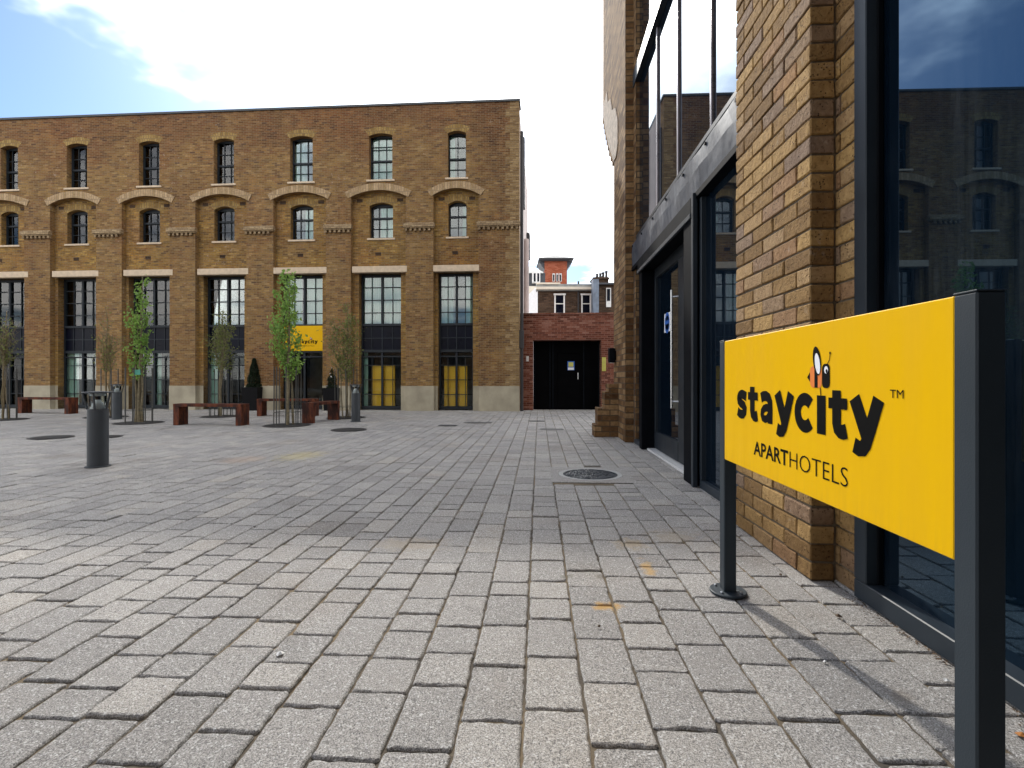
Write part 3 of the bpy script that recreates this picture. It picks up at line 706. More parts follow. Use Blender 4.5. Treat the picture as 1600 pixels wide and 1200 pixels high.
# furniture seen dimly in the left bays
for (px, lab) in ((30, 'dark armchair behind the glass of the leftmost bay'), (132, 'dark armchair behind the glass beside the bare sapling'), (250, 'dark table chair behind the glass right of the slim birch')):
    s, _ = FA(px, 620, 1.3); o = empty('armchair', P0 + ex * s + ey * 1.3, RZ + .3, label=lab, cat='armchair', group='dark chairs inside the ground floor')
    MB().cbox(-.3, .3, -.28, .3, .18, .42, c=.03).build('seat', M_FUR, o); MB().cbox(-.3, .3, .2, .32, .42, .85, c=.03).build('backrest', M_FUR, o)
    for sx in (-1, 1): MB().cbox(sx * .3 - .05, sx * .3 + .05, -.26, .3, .4, .58, c=.02).build('armrest', M_FUR, o)
    for sx in (-.25, .25):
        for sy in (-.22, .25): MB().tube([(sx, sy, 0), (sx, sy, .19)], .02).build('leg', M_FUR, o)
# pipes on the corner
mb = MB(); mb.tube([(.075, .12, 0), (.075, .12, zr(210))], .05, 10); mb.build('downpipe', M_PIPE, B)
mb = MB(); mb.cbox(0, .14, .04, .22, zr(545), zr(517), c=.01); mb.build('hopper_head', M_PIPE, B)
mb = MB(); mb.tube([(.09, 3.4, zr(480)), (.09, 3.4, zr(330))], .09, 10); mb.build('vent_pipe', M_RENDER, B)
mb = MB(); mb.box(.002, .10, 1.6, 1.9, 6.6, 8.9); mb.box(.002, .14, 5.6, 6.2, 5.9, 6.9); mb.build('side_window_frame', M_PIPE, B)

# ------------------------------------------------------------------ lettering
def ribbons(strokes):
    """strokes: (points, width) -> list of quads strips in 2-D, overlapping strokes laid on successive levels"""
    out_ = []
    for (pts, wd) in strokes:
        pts = [Vector((p[0], p[1])) for p in pts]; n = len(pts); Lp = []; Rp = []
        for i_ in range(n):
            a = pts[max(i_ - 1, 0)]; b = pts[min(i_ + 1, n - 1)]; d = (b - a).normalized(); nn = Vector((-d.y, d.x))
            ww = (wd if not isinstance(wd, (list, tuple)) else wd[0] + (wd[1] - wd[0]) * i_ / (n - 1)) / 2
            Lp.append(pts[i_] + nn * ww); Rp.append(pts[i_] - nn * ww)
        out_.append((Lp, Rp))
    return out_
def arcp(cx, cy, rx, ry, a0, a1, n=16): return [(cx + rx * math.cos(math.radians(a0 + (a1 - a0) * i_ / n)), cy + ry * math.sin(math.radians(a0 + (a1 - a0) * i_ / n))) for i_ in range(n + 1)]
S_ = .30
GL = {
 's': (.97, [([(.88, .80)] + arcp(.52, .70, .30, .165, 60, 180, 10) + arcp(.50, .34, .31, .19, 90, -90, 12)[0:0] + [(.24, .62), (.36, .56), (.52, .51), (.68, .46), (.76, .37), (.74, .25), (.62, .165), (.46, .145), (.28, .17), (.12, .24)], .325)]),
 't': (.80, [([(.36, 1.15), (.36, .34), (.40, .22), (.50, .16), (.62, .15), (.76, .19)], .36), ([(.02, .83), (.79, .83)], .27)]),
 'a': (1.02, [(arcp(.48, .40, .34, .42, 150, 10, 12)[0:0] + [(.12, .80), (.28, .86), (.48, .875), (.66, .82), (.76, .68), (.77, .5), (.77, 0)], .33), ([(.76, .50), (.50, .50), (.34, .46), (.22, .36), (.20, .27), (.27, .15), (.42, .12), (.58, .16), (.72, .28)], .25)]),
 'y': (1.18, [([(.17, 1.0), (.63, .12)], .40), ([(1.01, 1.0), (.72, .30), (.58, -.02), (.48, -.13), (.34, -.15), (.16, -.09)], .37)]),
 'c': (1.0, [(arcp(.56, .50, .385, .375, 42, 318, 24), .345)]),
 'i': (.46, [([(.23, 1.0), (.23, 0)], .40)]),
}
def glyph_word(mb, word, place, xh, x0, adv, out_dir, base=.0008):
    lv = 0
    for ch, xo in zip(word, adv):
        for (Lp, Rp) in ribbons(GL[ch][1]):
            lv += 1; off = base + (lv % 4) * .00025
            n = len(Lp)
            vs = [place(x0 + xo + p.x * xh, p.y * xh, off) for p in Lp] + [place(x0 + xo + p.x * xh, p.y * xh, off) for p in Rp]
            mb.add(vs, [(k_, k_ + 1, n + k_ + 1, n + k_) for k_ in range(n - 1)])
def disc(mb, place, cx, cy, rx, ry, rot, off, n=20):
    vs = []
    for k_ in range(n):
        a = 2 * math.pi * k_ / n; x_ = rx * math.cos(a); y_ = ry * math.sin(a)
        vs.append(place(cx + x_ * math.cos(rot) - y_ * math.sin(rot), cy + x_ * math.sin(rot) + y_ * math.cos(rot), off))
    mb.add(vs, [tuple(range(n))])
def poly(mb, place, pts, off): mb.add([place(p[0], p[1], off) for p in pts], [tuple(range(len(pts)))])
def text_mesh(txt, place, x0, x1, z0, h, offset, parent, mat, name, off):
    cu = bpy.data.curves.new(name, 'FONT'); cu.body = txt; cu.size = 1; cu.offset = offset; cu.resolution_u = 3; cu.fill_mode = 'FRONT'
    o_ = bpy.data.objects.new(name, cu); COL.objects.link(o_)
    dg = bpy.context.evaluated_depsgraph_get(); me = bpy.data.meshes.new_from_object(o_.evaluated_get(dg)); bpy.data.objects.remove(o_, do_unlink=True)
    xs = [v.co.x for v in me.vertices]; ys = [v.co.y for v in me.vertices]; a, b, c, d = min(xs), max(xs), min(ys), max(ys)
    mb = MB(); mb.v = [tuple(place(x0 + (v.co.x - a) / (b - a) * (x1 - x0), z0 + (v.co.y - c) / (d - c) * h, off)) for v in me.vertices]
    mb.f = [list(p.vertices) for p in me.polygons]; mb.t = [.5] * len(mb.f); bpy.data.meshes.remove(me)
    return mb.build(name, mat, parent)
def logo(parent, place, xh, tm=True):
    """origin: left end of the baseline of the word; place(x, z, out)"""
    k = xh / .117
    adv = [0, .1197 * k, .227 * k - 0, .354 * k, .495 * k, .628 * k, .6916 * k, .795 * k]
    mb = MB(); glyph_word(mb, 'staycity', place, xh, 0, adv, 1); mb.build('lettering', M_INK, parent)
    text_mesh('APART', place, .175 * k, .452 * k, -.133 * k, .054 * k, .018, parent, M_INK, 'small_lettering', .001)
    text_mesh('HOTELS', place, .462 * k, .787 * k, -.133 * k, .054 * k, -.012, parent, M_INK, 'small_lettering', .001)
    if tm: text_mesh('TM', place, .954 * k, 1.0 * k, .122 * k, .02 * k, .0, parent, M_INK, 'small_lettering', .001)
    e = MB()
    bx, bz = .60 * k, .14 * k                                        # bee body lower left
    def rr(x0, x1, z0, z1, r, n=5):
        p = []
        for (cx, cz_, a0) in ((x1 - r, z0 + r, -90), (x1 - r, z1 - r, 0), (x0 + r, z1 - r, 90), (x0 + r, z0 + r, 180)):
            p += arcp(cx, cz_, r, r, a0, a0 + 90, n)
        return p
    poly(e, place, rr(bx + .060 * k, bx + .100 * k, bz, bz + .072 * k, .014 * k), .0010)
    poly(e, place, [(bx + .018 * k, bz), (bx + .036 * k, bz), (bx + .036 * k, bz + .07 * k), (bx + .018 * k, bz + .066 * k)], .0013)
    disc(e, place, bx + .032 * k, bz + .082 * k, .021 * k, .046 * k, .22, .0016)
    poly(e, place, [(bx - .024 * k, bz + .032 * k), (bx - .008 * k, bz + .018 * k), (bx - .008 * k, bz + .048 * k)], .0013)
    for (Lp, Rp) in ribbons([([(bx + .088 * k, bz + .072 * k), (bx + .098 * k, bz + .082 * k), (bx + .102 * k, bz + .10 * k)], .003 * k), ([(bx + .05 * k, bz), (bx + .053 * k, bz - .024 * k)], .004 * k)]):
        n = len(Lp); e.add([place(p.x, p.y, .0011) for p in Lp] + [place(p.x, p.y, .0011) for p in Rp], [(i_, i_ + 1, n + i_ + 1, n + i_) for i_ in range(n - 1)])
    disc(e, place, bx + .102 * k, bz + .103 * k, .004 * k, .004 * k, 0, .0014)
    e.build('emblem', M_INK, parent)
    e = MB(); poly(e, place, rr(bx - .008 * k, bx + .058 * k, bz, bz + .066 * k, .016 * k), .0009); e.build('emblem_body', M_ORANGE, parent)
    e = MB(); disc(e, place, bx + .036 * k, bz + .074 * k, .0135 * k, .033 * k, .22, .0019); disc(e, place, bx + .082 * k, bz + .054 * k, .010 * k, .011 * k, 0, .0016); e.build('emblem_wing', M_WVINYL, parent)
    e = MB(); disc(e, place, bx + .085 * k, bz + .05 * k, .005 * k, .006 * k, 0, .0019); e.build('emblem_eye', M_INK, parent)

# near freestanding sign
SX = .851
Yf = XP(1132, 590, SX).y; Yn = XP(1491, 590, SX).y
o = empty('freestanding_sign', (SX, (Yf + Yn) / 2, 0), label='freestanding yellow hotel sign on two dark grey posts beside the brick pier', cat='sign')
cy = (Yf + Yn) / 2
yf, yn = Yf - cy, Yn - cy
mb = MB(); mb.cbox(0, .03, yn + .0005, yf - .0005, .625, 1.167, c=.0025); mb.build('board', M_YELLOW, o)
PW = .056
for (y0, y1) in ((yf, yf + PW), (yn - PW, yn)):
    p = MB(); p.cbox(-.002, PW - .002, y0, y1, .0, 1.168, c=.0035); po = p.build('post', M_POST, o)
    MB().cbox(-.0025, PW - .0015, y0 - .0005, y1 + .0005, 1.1682, 1.172, c=.001).build('cap', M_POST, po)
    ycn = (y0 + y1) / 2; pl = MB(); pl.lathe([(.078, .004), (.081, .007), (.081, .013), (.077, .016), (.001, .016)], PW / 2 - .002, ycn, 36); pl.build('base_plate', M_POST, po)
    for q_ in range(4):
        a = math.pi / 4 + q_ * math.pi / 2; b_ = MB(); b_.lathe([(.0075, .016), (.0075, .022), (.004, .0245)], PW / 2 - .002 + .06 * math.cos(a), ycn + .06 * math.sin(a), 6); b_.build('bolt', M_STEEL, po)
LY = XP(1151, 590, SX).y - cy
logo(o, lambda x_, z_, off: Vector((-off, LY - x_, .829 + z_)), .117)
# entrance sign on the warehouse
w = WIN[4]
es = empty('entrance_sign', P0 + ex * ((w[2] + w[3]) / 2) + ey * (YG - .04), RZ, label='yellow hotel sign over the warehouse entrance behind the leafy birch', cat='sign')
hw = (w[3] - w[2]) / 2
MB().cbox(-hw, hw, -.02, .03, ZSP0, ZSP1, c=.006).build('board', M_YELLOW, es)
lx = FA(455, 530)[0] - (w[2] + w[3]) / 2
logo(es, lambda x_, z_, off: Vector((lx + x_, -.021 - off * 2, (ZSP0 + .235) + z_)), .087, tm=False)

# ------------------------------------------------------------------ right-hand building
XW, XI, XG = 1.33, 1.456, 1.512
BR = empty('glazed_brick_building', (XW, 0, 0), label='tall brick building with dark glazed shopfront filling the right side', cat='building')
def bx(name, mat, x0, x1, y0, y1, z0, z1, parent=None, c=.004, **k):
    mb = MB(); mb.cbox(x0 - XW, x1 - XW, y0, y1, z0, z1, c=c); return mb.build(name, mat, parent or BR, **k)
YA = XP(1150, 590, XW).y; YB = XP(1266, 590, XW).y            # near pier, far and near corner
YC = XP(1339, 590, XI).y                                        # where the near window starts
YD = XP(977, 590, XW).y; YE = XP(959, 590, XW).y; YE2 = XP(942, 590, XW).y
CRS = .0912; LEN = (YA - YB) / 3.5
def brickrun(mb, X, y0, y1, z0, z1, depth, endnear=True, phase=0):
    """street-facing bricks laid as real blocks, corner at y0 (near)"""
    k = 0; z = z0
    while z < z1:
        y = y0; half = LEN / 2; first = True
        jt = .0055
        while y < y1 - .01:
            ln = half if (first and (k + phase) % 2 == 0) else LEN
            ye = min(y + ln, y1)
            if y1 - ye < .04: ye = y1
            a = y + (0 if first else jt); b = ye - (jt if ye < y1 else 0)
            dj = random.uniform(-.0025, .0015)
            mb.cbox(X + dj - XW, X + depth - XW, a, b, z + jt * .9, z + CRS - jt * .9, c=random.uniform(.003, .0065), tint=random.random(), jit=.0022)
            y = ye; first = False
        z += CRS; k += 1
ZTOP = 5.4
mb = MB(); brickrun(mb, XW, YB, YA, 0, ZTOP, .115); mb.build('brick_pier', M_BRICK, BR)
bx('pier_mortar', M_MORTAR, XW + .010, XI + .02, YB + .009, YA - .009, -.02, ZTOP, c=.001)
mb = MB(); brickrun(mb, XI, YC, YB + .2, 0, ZTOP, .1, phase=1)
mb.build('brick_return', M_BRICK, BR)
bx('return_mortar', M_MORTAR, XI + .010, XI + .12, YC + .006, YB + .22, -.02, ZTOP, c=.001)
# upper parts (above the frame) and body
mb = MB()
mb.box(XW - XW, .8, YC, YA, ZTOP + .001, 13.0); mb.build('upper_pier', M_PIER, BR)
mb = MB(); mb.box(.45, 5.0, -6, 10.4, -.02, 13.0); mb.build('core', M_DARKIN, BR)
mb = MB(); mb.box(0, .44, -3.0, -2.6, -.02, 13.0); mb.build('near_wall', M_PIER, BR)
mb = MB(); mb.box(-6.5, .44, -8, -3.001, -.02, 13.0); mb.build('unseen_shade_wing', M_DKBR, BR)  # unseen wing added behind the camera to darken near faces turned towards it
# far pier with ragged toothed end
def yz(px, py): p = XP(px, py, XW); return (p.y, p.z)
def yzprism(pts, x0, x1, name, mat):
    mb = MB(); n = len(pts); mb.v = [(x0, a, b) for a, b in pts] + [(x1, a, b) for a, b in pts]
    mb.f = [list(range(n)), list(range(2 * n - 1, n - 1, -1))] + [[i_, (i_ + 1) % n, (i_ + 1) % n + n, i_ + n] for i_ in range(n)]; mb.t = [.5] * len(mb.f)
    return mb.build(name, mat, BR)
edge = [(YE, -.02)]; zc0 = yz(959.5, 258)[1]; zc1 = yz(942.5, 183)[1]; k = 0; z = zc0; nst = int((zc1 - zc0) / .0912)
for k in range(nst + 1):
    u = k / nst; y = YE + (YE2 - YE) * u ** .8 + (.07 if k % 2 else 0); edge += [(y, zc0 + k * .0912), (y, zc0 + (k + 1) * .0912)]
edge += [(YE2, zc0 + (nst + 1) * .0912 + .001), (YE2, 13), (YD, 13), (YD, -.02)]
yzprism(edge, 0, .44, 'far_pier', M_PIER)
pt_ = [yz(959.8, 252), yz(951.5, 226), yz(947, 205), yz(943.3, 181), yz(944, 165), yz(949, 143), yz(950.5, 160), yz(955, 154), yz(957, 172), yz(962.5, 168), yz(966, 187), yz(966, 225), yz(963.5, 244)]
yzprism(pt_, -.014, -.0005, 'mortar_patch', simple('pale_mortar', (.42, .36, .30), .95, nscale=11, var=.4, bump=.012))
mb = MB(); mb.box(XI - XW, .44, YD - .18, YD - .001, -.02, 13); mb.build('far_return', M_PIER, BR)
# old wall stub: stepped brick
st_ = G(945, 683); mb = MB()
for (p0, p1, pt, pb) in ((929, 959, 664, 690), (934, 959, 638, 664), (945, 959, 612, 638), (951, 959, 600, 612)):
    d_ = F / (683 - 590); x0_ = C(p0, 600, d_).x; z0_ = 1 + (590 - pb) / F * d_; z1_ = 1 + (590 - pt) / F * d_
    mb.box(x0_ - XW, -.002, st_.y, st_.y + .4, max(z0_, -.01) + .001, z1_)
mb.build('wall_stub', M_PIER, BR)
o = empty('wall_light', XP(962, 555, XW) + Vector((-.001, 0, 0)), label='small dark box wall light on the far brick pier', cat='wall light')
MB().cbox(-.12, -.02, -.09, .09, -.13, .12, c=.012).build('housing', M_BLACK, o); MB().box(-.02, .0, -.05, .05, -.08, .07).build('bracket', M_BLACK, o); MB().cbox(-.1, -.035, -.07, .07, -.14, -.131, c=.002).build('diffuser', M_LENS, o)

# shopfront between piers
YS0 = YA + .001; YS1 = YD - .19
Zb0, Zb1 = 2.69, 3.08
mb = MB(); ns = 40                                             # wavy sheet fascia
bxv = []
for j in range(ns + 1):
    y = YS0 + (YS1 + .18 - YS0) * j / ns; a = .010 * math.sin(j * 1.1) + .008 * math.sin(j * .43 + 1)
    bxv += [(1.435 - XW, y, Zb0), (1.428 - XW + a * .5, y, (Zb0 + Zb1) / 2), (1.435 - XW, y, Zb1 - .03 + a * .7), (1.47 - XW, y, Zb1 + a * .7), (XG - XW + .02, y, Zb1 + .01), (XG - XW + .02, y, Zb0)]
fs = []
for j in range(ns):
    for q_ in range(6): a = j * 6; fs.append((a + q_, a + (q_ + 1) % 6, a + 6 + (q_ + 1) % 6, a + 6 + q_))
fs += [tuple(range(6)), tuple(range(ns * 6 + 5, ns * 6 - 1, -1))]
mb.add(bxv, fs); fa = mb.build('fascia', M_FASCIA, BR, smooth=False)
for j in range(7):
    y = YS0 + .25 + j * .68; b_ = MB(); b_.tube([(1.42 - XW, y, Zb1 - .07), (1.432 - XW, y, Zb1 - .07)], .016, 8); b_.build('rivet', M_BLACK, fa)
bx('fascia_soffit', M_BLACK, 1.42, XG + .03, YS0, YS1 + .17, Zb0 - .06, Zb0 - .001)
# upper glazing
Zh = 5.45
U = bx('upper_glazing_head', M_ANTH, 1.44, XG + .04, YS0, YS1 + .17, Zh, Zh + .22)
bx('sill_rail', M_ANTH, 1.46, XG + .03, YS0, YS1 + .17, Zb1 + .012, Zb1 + .06)
mul = [XP(p, 590, 1.45).y for p in (1102.5, 1052, 1020.7)]
segs = [YS0] + mul + [YS1 + .17]
ug = MB(); wnd = None
fr = MB()
for y in mul: fr.cbox(1.490 - XW, 1.515 - XW, y - .018, y + .018, Zb1 + .06, Zh - .001, c=.004)
for y in mul: fr.cbox(1.490 - XW, 1.515 - XW, y - .018, y + .018, Zh + .222, 12.9, c=.004)
wf = fr.build('upper_window', M_MULL if 'M_MULL' in globals() else simple('mullion_metal', (.34, .32, .34), .3, metal=.6, nscale=5), BR)
for a, b_ in zip(segs, segs[1:]):
    for (z0_, z1_) in ((Zb1 + .06, Zh), (Zh + .22, 12.9)):
        g = MB(); dy = random.uniform(-.002, .002)
        g.add([(XG - XW + dy, a + .02, z0_), (XG - XW - dy, b_ - .02, z0_), (XG - XW - dy, b_ - .02, z1_), (XG - XW + dy, a + .02, z1_)], [(0, 1, 2, 3)]); g.build('pane', M_DGLASS, wf)
# entrance portal
PX0 = 1.41
yR1 = XP(1068, 590, PX0).y; yR0 = XP(1081, 590, PX0).y; yL0 = XP(1003, 590, 1.43).y; yL1 = yL0 + .16
ZP = 2.63
pf = MB()
pf.cbox(PX0 - XW, 1.64 - XW, yR0, yR1, 0, ZP, c=.006); pf.cbox(1.425 - XW, 1.64 - XW, yL0, yL1, 0, ZP, c=.006)
pf.cbox(PX0 - .01 - XW, 1.64 - XW, yR0, yL1, ZP - .12, ZP + .03, c=.006)
P_ = pf.build('entrance_frame', M_BLACK, BR)
bx('frame_edge', M_ANTH, PX0 - .014, PX0 + .03, yR0 - .075, yR0 - .02, 0, ZP + .05)
bx('frame_edge', M_ANTH, PX0 - .02, PX0 + .01, yR0, yL1, ZP - .16, ZP - .11)
XD = 1.60
dr = MB(); y0, y1 = yR1 + .002, yL0 - .002
yh = XP(1059.5, 590, XD).y
dr.cbox(XD - XW, XD + .06 - XW, y0, y1, 2.36, ZP - .13, c=.003)
for (a, b_) in ((y0, yh), (y1 - .09, y1)): dr.cbox(XD - XW, XD + .06 - XW, a, b_, .03, 2.359, c=.003)
dr.cbox(XD - .003 - XW, XD + .06 - XW, yh + .001, y1 - .091, .03, .26, c=.003)
D_ = dr.build('glass_door', M_FRAME, BR)
MB().add([(XD + .03 - XW, yh - .01, .24), (XD + .03 - XW, y1 - .08, .24), (XD + .03 - XW, y1 - .08, 2.37), (XD + .03 - XW, yh - .01, 2.37)], [(0, 1, 2, 3)]).build('pane', M_DGLASS2, D_)
hp0 = XP(1049.5, 638, XD - .07); hp1 = XP(1049.5, 453, XD - .07); hy = hp0.y
h = MB(); h.tube([(XD - .07 - XW, hy, hp0.z), (XD - .07 - XW, hy, hp1.z)], .013, 10)
for zq in (hp0.z + .08, hp1.z - .08): h.tube([(XD - .07 - XW, hy, zq), (XD - .001 - XW, yh - .03, zq)], .009, 8)
h.build('handle', M_STEEL, D_)
na = XP(1047, 517, XD + .02); nb_a = XP(1038, 486, XD + .02)
zn0, zn1 = na.z, XP(1047, 487, XD + .02).z
MB().box(XD + .020 - XW, XD + .027 - XW, na.y, nb_a.y, zn0, zn1).build('door_notice', M_WVINYL, D_)
cyq = (na.y + nb_a.y) / 2; hw_n = (nb_a.y - na.y) / 2
def ydisc(mb, cy_, cz_, r_, x_): n = 20; mb.add([(x_, cy_ + r_ * math.cos(2 * math.pi * q / n), cz_ + r_ * math.sin(2 * math.pi * q / n)) for q in range(n)], [tuple(range(n))])
nb = MB(); ydisc(nb, cyq, zn1 - hw_n, hw_n * .78, XD + .0195 - XW); nb.build('door_notice_disc', M_BLUE, D_)
nb = MB(); ydisc(nb, cyq, zn0 + hw_n * .95, hw_n * .78, XD + .0195 - XW); nb.build('door_notice_disc', M_BLUE, D_)
nb = MB(); nb.box(XD + .0192 - XW, XD + .0198 - XW, cyq - hw_n * .8, cyq + hw_n * .8, (zn0 + zn1) / 2 - .02, (zn0 + zn1) / 2 + .03); nb.build('door_notice_band', M_BLUE, D_)
bx('threshold', simple('threshold_strip', (.55, .55, .54), .5, nscale=20), XD - .10, XD + .08, y0, y1, -.01, .022, c=.004)
# side lights
def pane_bay(y0, y1, z0, z1, X0, Xp, name, rail=.075, edge=.045):
    f = MB(); f.cbox(X0 - XW, Xp + .02 - XW, y0, y1, z0, z0 + rail, c=.004)
    f.cbox(X0 - XW, Xp + .02 - XW, y0, y0 + edge, z0 + rail + .001, z1, c=.004); f.cbox(X0 - XW, Xp + .02 - XW, y1 - edge, y1, z0 + rail + .001, z1, c=.004)
    f = f.build(name, M_ANTH, BR)
    MB().add([(Xp - XW, y0 + edge - .01, z0 + rail - .01), (Xp - XW, y1 - edge + .01, z0 + rail - .01), (Xp - XW, y1 - edge + .01, z1), (Xp - XW, y0 + edge - .01, z1)], [(0, 1, 2, 3)]).build('pane', M_DGLASS, f)
    return f
pane_bay(YS0 + .01, yR0 - .08, .0, Zb0 - .062, 1.455, 1.50, 'side_light')
pane_bay(yL1 + .01, YS1 + .16, .0, Zb0 - .062, 1.455, 1.50, 'side_light')
# near big window
nw = pane_bay(-2.59, YC - .003, .0, 9.0, 1.44, XG, 'near_window', rail=.085, edge=.085)
bx('window_bead', M_BLACK, 1.485, XG - .001, YC - .098, YC - .0885, .09, 8.9)
bx('window_top', M_ANTH, 1.42, 1.7, -2.6, YC, 9.01, 13.0)
# ------------------------------------------------------------------ red brick wall and gate
yw = G(880, 641).y
RW = empty('red_brick_wall', (0, yw, 0), label='low red brick wall with a wide gateway closing the gap between the buildings', cat='wall')
def AT(px, py, Y):
    a = (px - 800) / F; D = F_ + R_ * a; k = Y / D.y; return D.x * k, 1 + (590 - py) / F * k
xl, _ = AT(808, 600, yw); xg0, zg = AT(833, 531.5, yw); xg1, _ = AT(939.5, 531, yw); _, zw = AT(880, 491.5, yw)
mb = MB(); mb.box(xl, xg0, 0, .5, -.02, zw); mb.box(xg1, 3.4, 0, .5, -.02, zw); mb.box(xg0 + .0005, xg1 - .0005, .001, .499, zg, zw - .0005); mb.build('wall', M_RED, RW)
MB().box(xl, 3.4, -.03, .53, zw + .001, zw + .05).build('coping', M_RED, RW)
mb = MB(); mb.box(xg1 + .02, xg1 + .14, -.012, -.001, 1.2, 1.62)
nb = mb.build('yellow_plate', M_LIME, RW)
MB().box(xl + .28, xl + .36, -.01, -.001, 1.5, 1.66).build('white_plate', M_WHITE, RW)
gt = empty('metal_gate', (0, yw + .3, 0), label='black sheet metal gate with a wicket door filling the gateway', cat='gate')
gw0, gw1 = xg0 + .01, xg1 - .01
zg_ = zg - .01
ga = gw0 + (gw1 - gw0) * .27; gb = gw0 + (gw1 - gw0) * .36; gc = gw0 + (gw1 - gw0) * .72
MB().box(gw0, ga - .01, 0, .04, .03, zg_).build('leaf', M_GATE, gt)
mb = MB(); mb.box(ga, gb, 0, .04, .03, zg_); mb.box(gc, gw1, 0, .04, .03, zg_); mb.box(gb + .001, gc - .001, 0, .04, zg_ - .38, zg_)
mb.build('leaf', M_GATE, gt)
MB().box(gb + .01, gc - .01, .004, .04, .04, zg_ - .40).build('wicket_door', M_GATE, gt)
MB().box(gw0 - .005, gw1 + .005, .045, .07, -.02, zg_ + .005).build('backing_sheet', M_GATE, gt)
mb = MB()
for s in (gw0 + .02, ga - .06, ga + .03, gc + .06, gw1 - .05): mb.box(s, s + .04, -.02, -.001, .03, zg_)
mb.build('gate_frame', M_BLACK, gt)
MB().tube([(gc - .1, -.03, .95), (gc - .1, -.03, 1.15)], .012).build('handle', M_STEEL, gt)
nx, nz = AT(892, 572, yw + .3)
MB().box(nx - .11, nx + .11, -.03, -.022, nz - .13, nz + .15).build('notice', M_BLUE, gt)
mb = MB(); mb.box(nx - .075, nx + .075, -.034, -.031, nz - .02, nz + .12); mb.build('notice_panel', M_LIME, gt)
MB().box(nx - .09, nx + .09, -.034, -.031, nz - .12, nz - .045).build('notice_text_band', M_WHITE, gt)

# ------------------------------------------------------------------ buildings behind the wall
def cambox(mb, p0, p1, t0, t1, d, depth, z0=None, proud=0.0):
    """box whose front faces the camera: picture columns p0..p1, rows t0..t1 at distance d"""
    x0 = (p0 - 800) / F * d; x1 = (p1 - 800) / F * d; zt_ = 1 + (590 - t0) / F * d; zb_ = 1 + (590 - t1) / F * d if z0 is None else z0
    return mb.box(x0, x1, d - proud, d + depth, zb_, zt_)
def camroot(name, **k): return empty(name, (0, 0, 0), TH, **k)
D1 = 26
H = camroot('brown_house', label='dark brown brick house with white framed sash windows behind the red wall', cat='house')
cambox(MB(), 840.5, 926, 455, 0, D1, 5, z0=0).build('wall', M_DKBR, H)
mb = MB(); cambox(mb, 838, 927, 444.5, 455, D1, 5.1, proud=.15); mb.build('parapet', M_LEAD, H)
mb = MB(); cambox(mb, 837, 927, 449.5, 453.5, D1, .1, proud=.3); cambox(mb, 838, 875, 442.5, 445, D1, .3, proud=.2); mb.build('cornice', M_CREAM, H)
MB().tube([C(903.5, 452, D1 - .35) @ Matrix.Identity(3) if False else ((903.5 - 800) / F * D1, D1 - .08, 1 + (590 - 440) / F * D1), ((903.5 - 800) / F * D1, D1 - .08, .3)], .05, 6).build('downpipe', M_PIPE, H)
for (c0, c1) in ((866, 882.5), (908, 923.5)):
    mb = MB(); cambox(mb, c0, c0 + 2.2, 461, 489, D1, .2, proud=.06); cambox(mb, c1 - 2.2, c1, 461, 489, D1, .2, proud=.06); cambox(mb, c0 - 1.2, c1 + 1.2, 459, 461.4, D1, .2, proud=.1); cambox(mb, c0, c1, 489, 491, D1, .2, proud=.08)
    f = mb.build('window', M_WHITE, H)
    MB_ = MB(); cambox(MB_, c0 + 2.3, c1 - 2.3, 461.5, 489, D1, .1, proud=.01); MB_.build('pane', M_SPAN, f)
    mb = MB(); cambox(mb, c0 + 2.3, c1 - 2.3, 474, 475.4, D1, .05, proud=.03); mb.build('meeting_rail', M_WHITE, f)
# white stair wing, angled
mb = MB(); x0 = (840.2 - 800) / F * D1; zt_ = 1 + (590 - 446) / F * D1
mb.add([(x0, D1 - .01, 0), (x0, D1 - .01, zt_), (x0 - .9, D1 + 4, 0), (x0 - .9, D1 + 4, zt_ - .35), (x0 + .01, D1 + 4, 0), (x0 + .01, D1 + 4, zt_)], [(0, 1, 3, 2), (1, 5, 3), (0, 4, 5, 1), (2, 3, 5, 4)])
mb.build('white_side_wall', M_WHITE, H)
CB = camroot('cream_house', label='cream rendered house with slate mansard roof and white dormer beside the warehouse', cat='house')
D2 = 31
cambox(MB(), 805, 841, 447, 0, D2, 4, z0=0).build('wall', M_CREAM, CB)
cambox(MB(), 805, 852, 426, 446.8, D2 + .3, 3.5).build('mansard', M_SLATE, CB)
x0 = (805 - 800) / F * D2; x1 = (846 - 800) / F * D2; za = 1 + (590 - 426) / F * D2; zb = 1 + (590 - 415.5) / F * D2
MB().add([(x0, D2 + .2, za + .01), (x1 + .2, D2 + .2, za + .01), (x1 - .3, D2 + 2.5, zb + .5), (x0, D2 + 2.5, zb + .5), (x0, D2 + 4, za), (x1 + .2, D2 + 4, za)], [(0, 1, 2, 3), (3, 2, 5, 4), (1, 5, 2), (0, 3, 4)]).build('roof', M_LEAD, CB)
mb = MB(); cambox(mb, 831.5, 844, 424, 442, D2, 1, proud=.1); f = mb.build('dormer', M_WHITE, CB)
for c in (834, 839.5):
    mb = MB(); cambox(mb, c, c + 3, 427, 440, D2 - .1, .02, proud=.01); mb.build('pane', M_SPAN, f)
TW = camroot('red_tower', label='square orange red brick tower with overhanging slate pyramid roof behind the houses', cat='tower')
D3 = 36
mb = MB(); cambox(mb, 851, 886, 404, 0, D3, 2.2, z0=0); mb.build('wall', M_TOWER, TW)
xa, xb = (841 - 800) / F * D3, (896 - 800) / F * D3; ze = 1 + (590 - 405.5) / F * D3; zp = 1 + (590 - 395) / F * D3; xc = (868 - 800) / F * D3
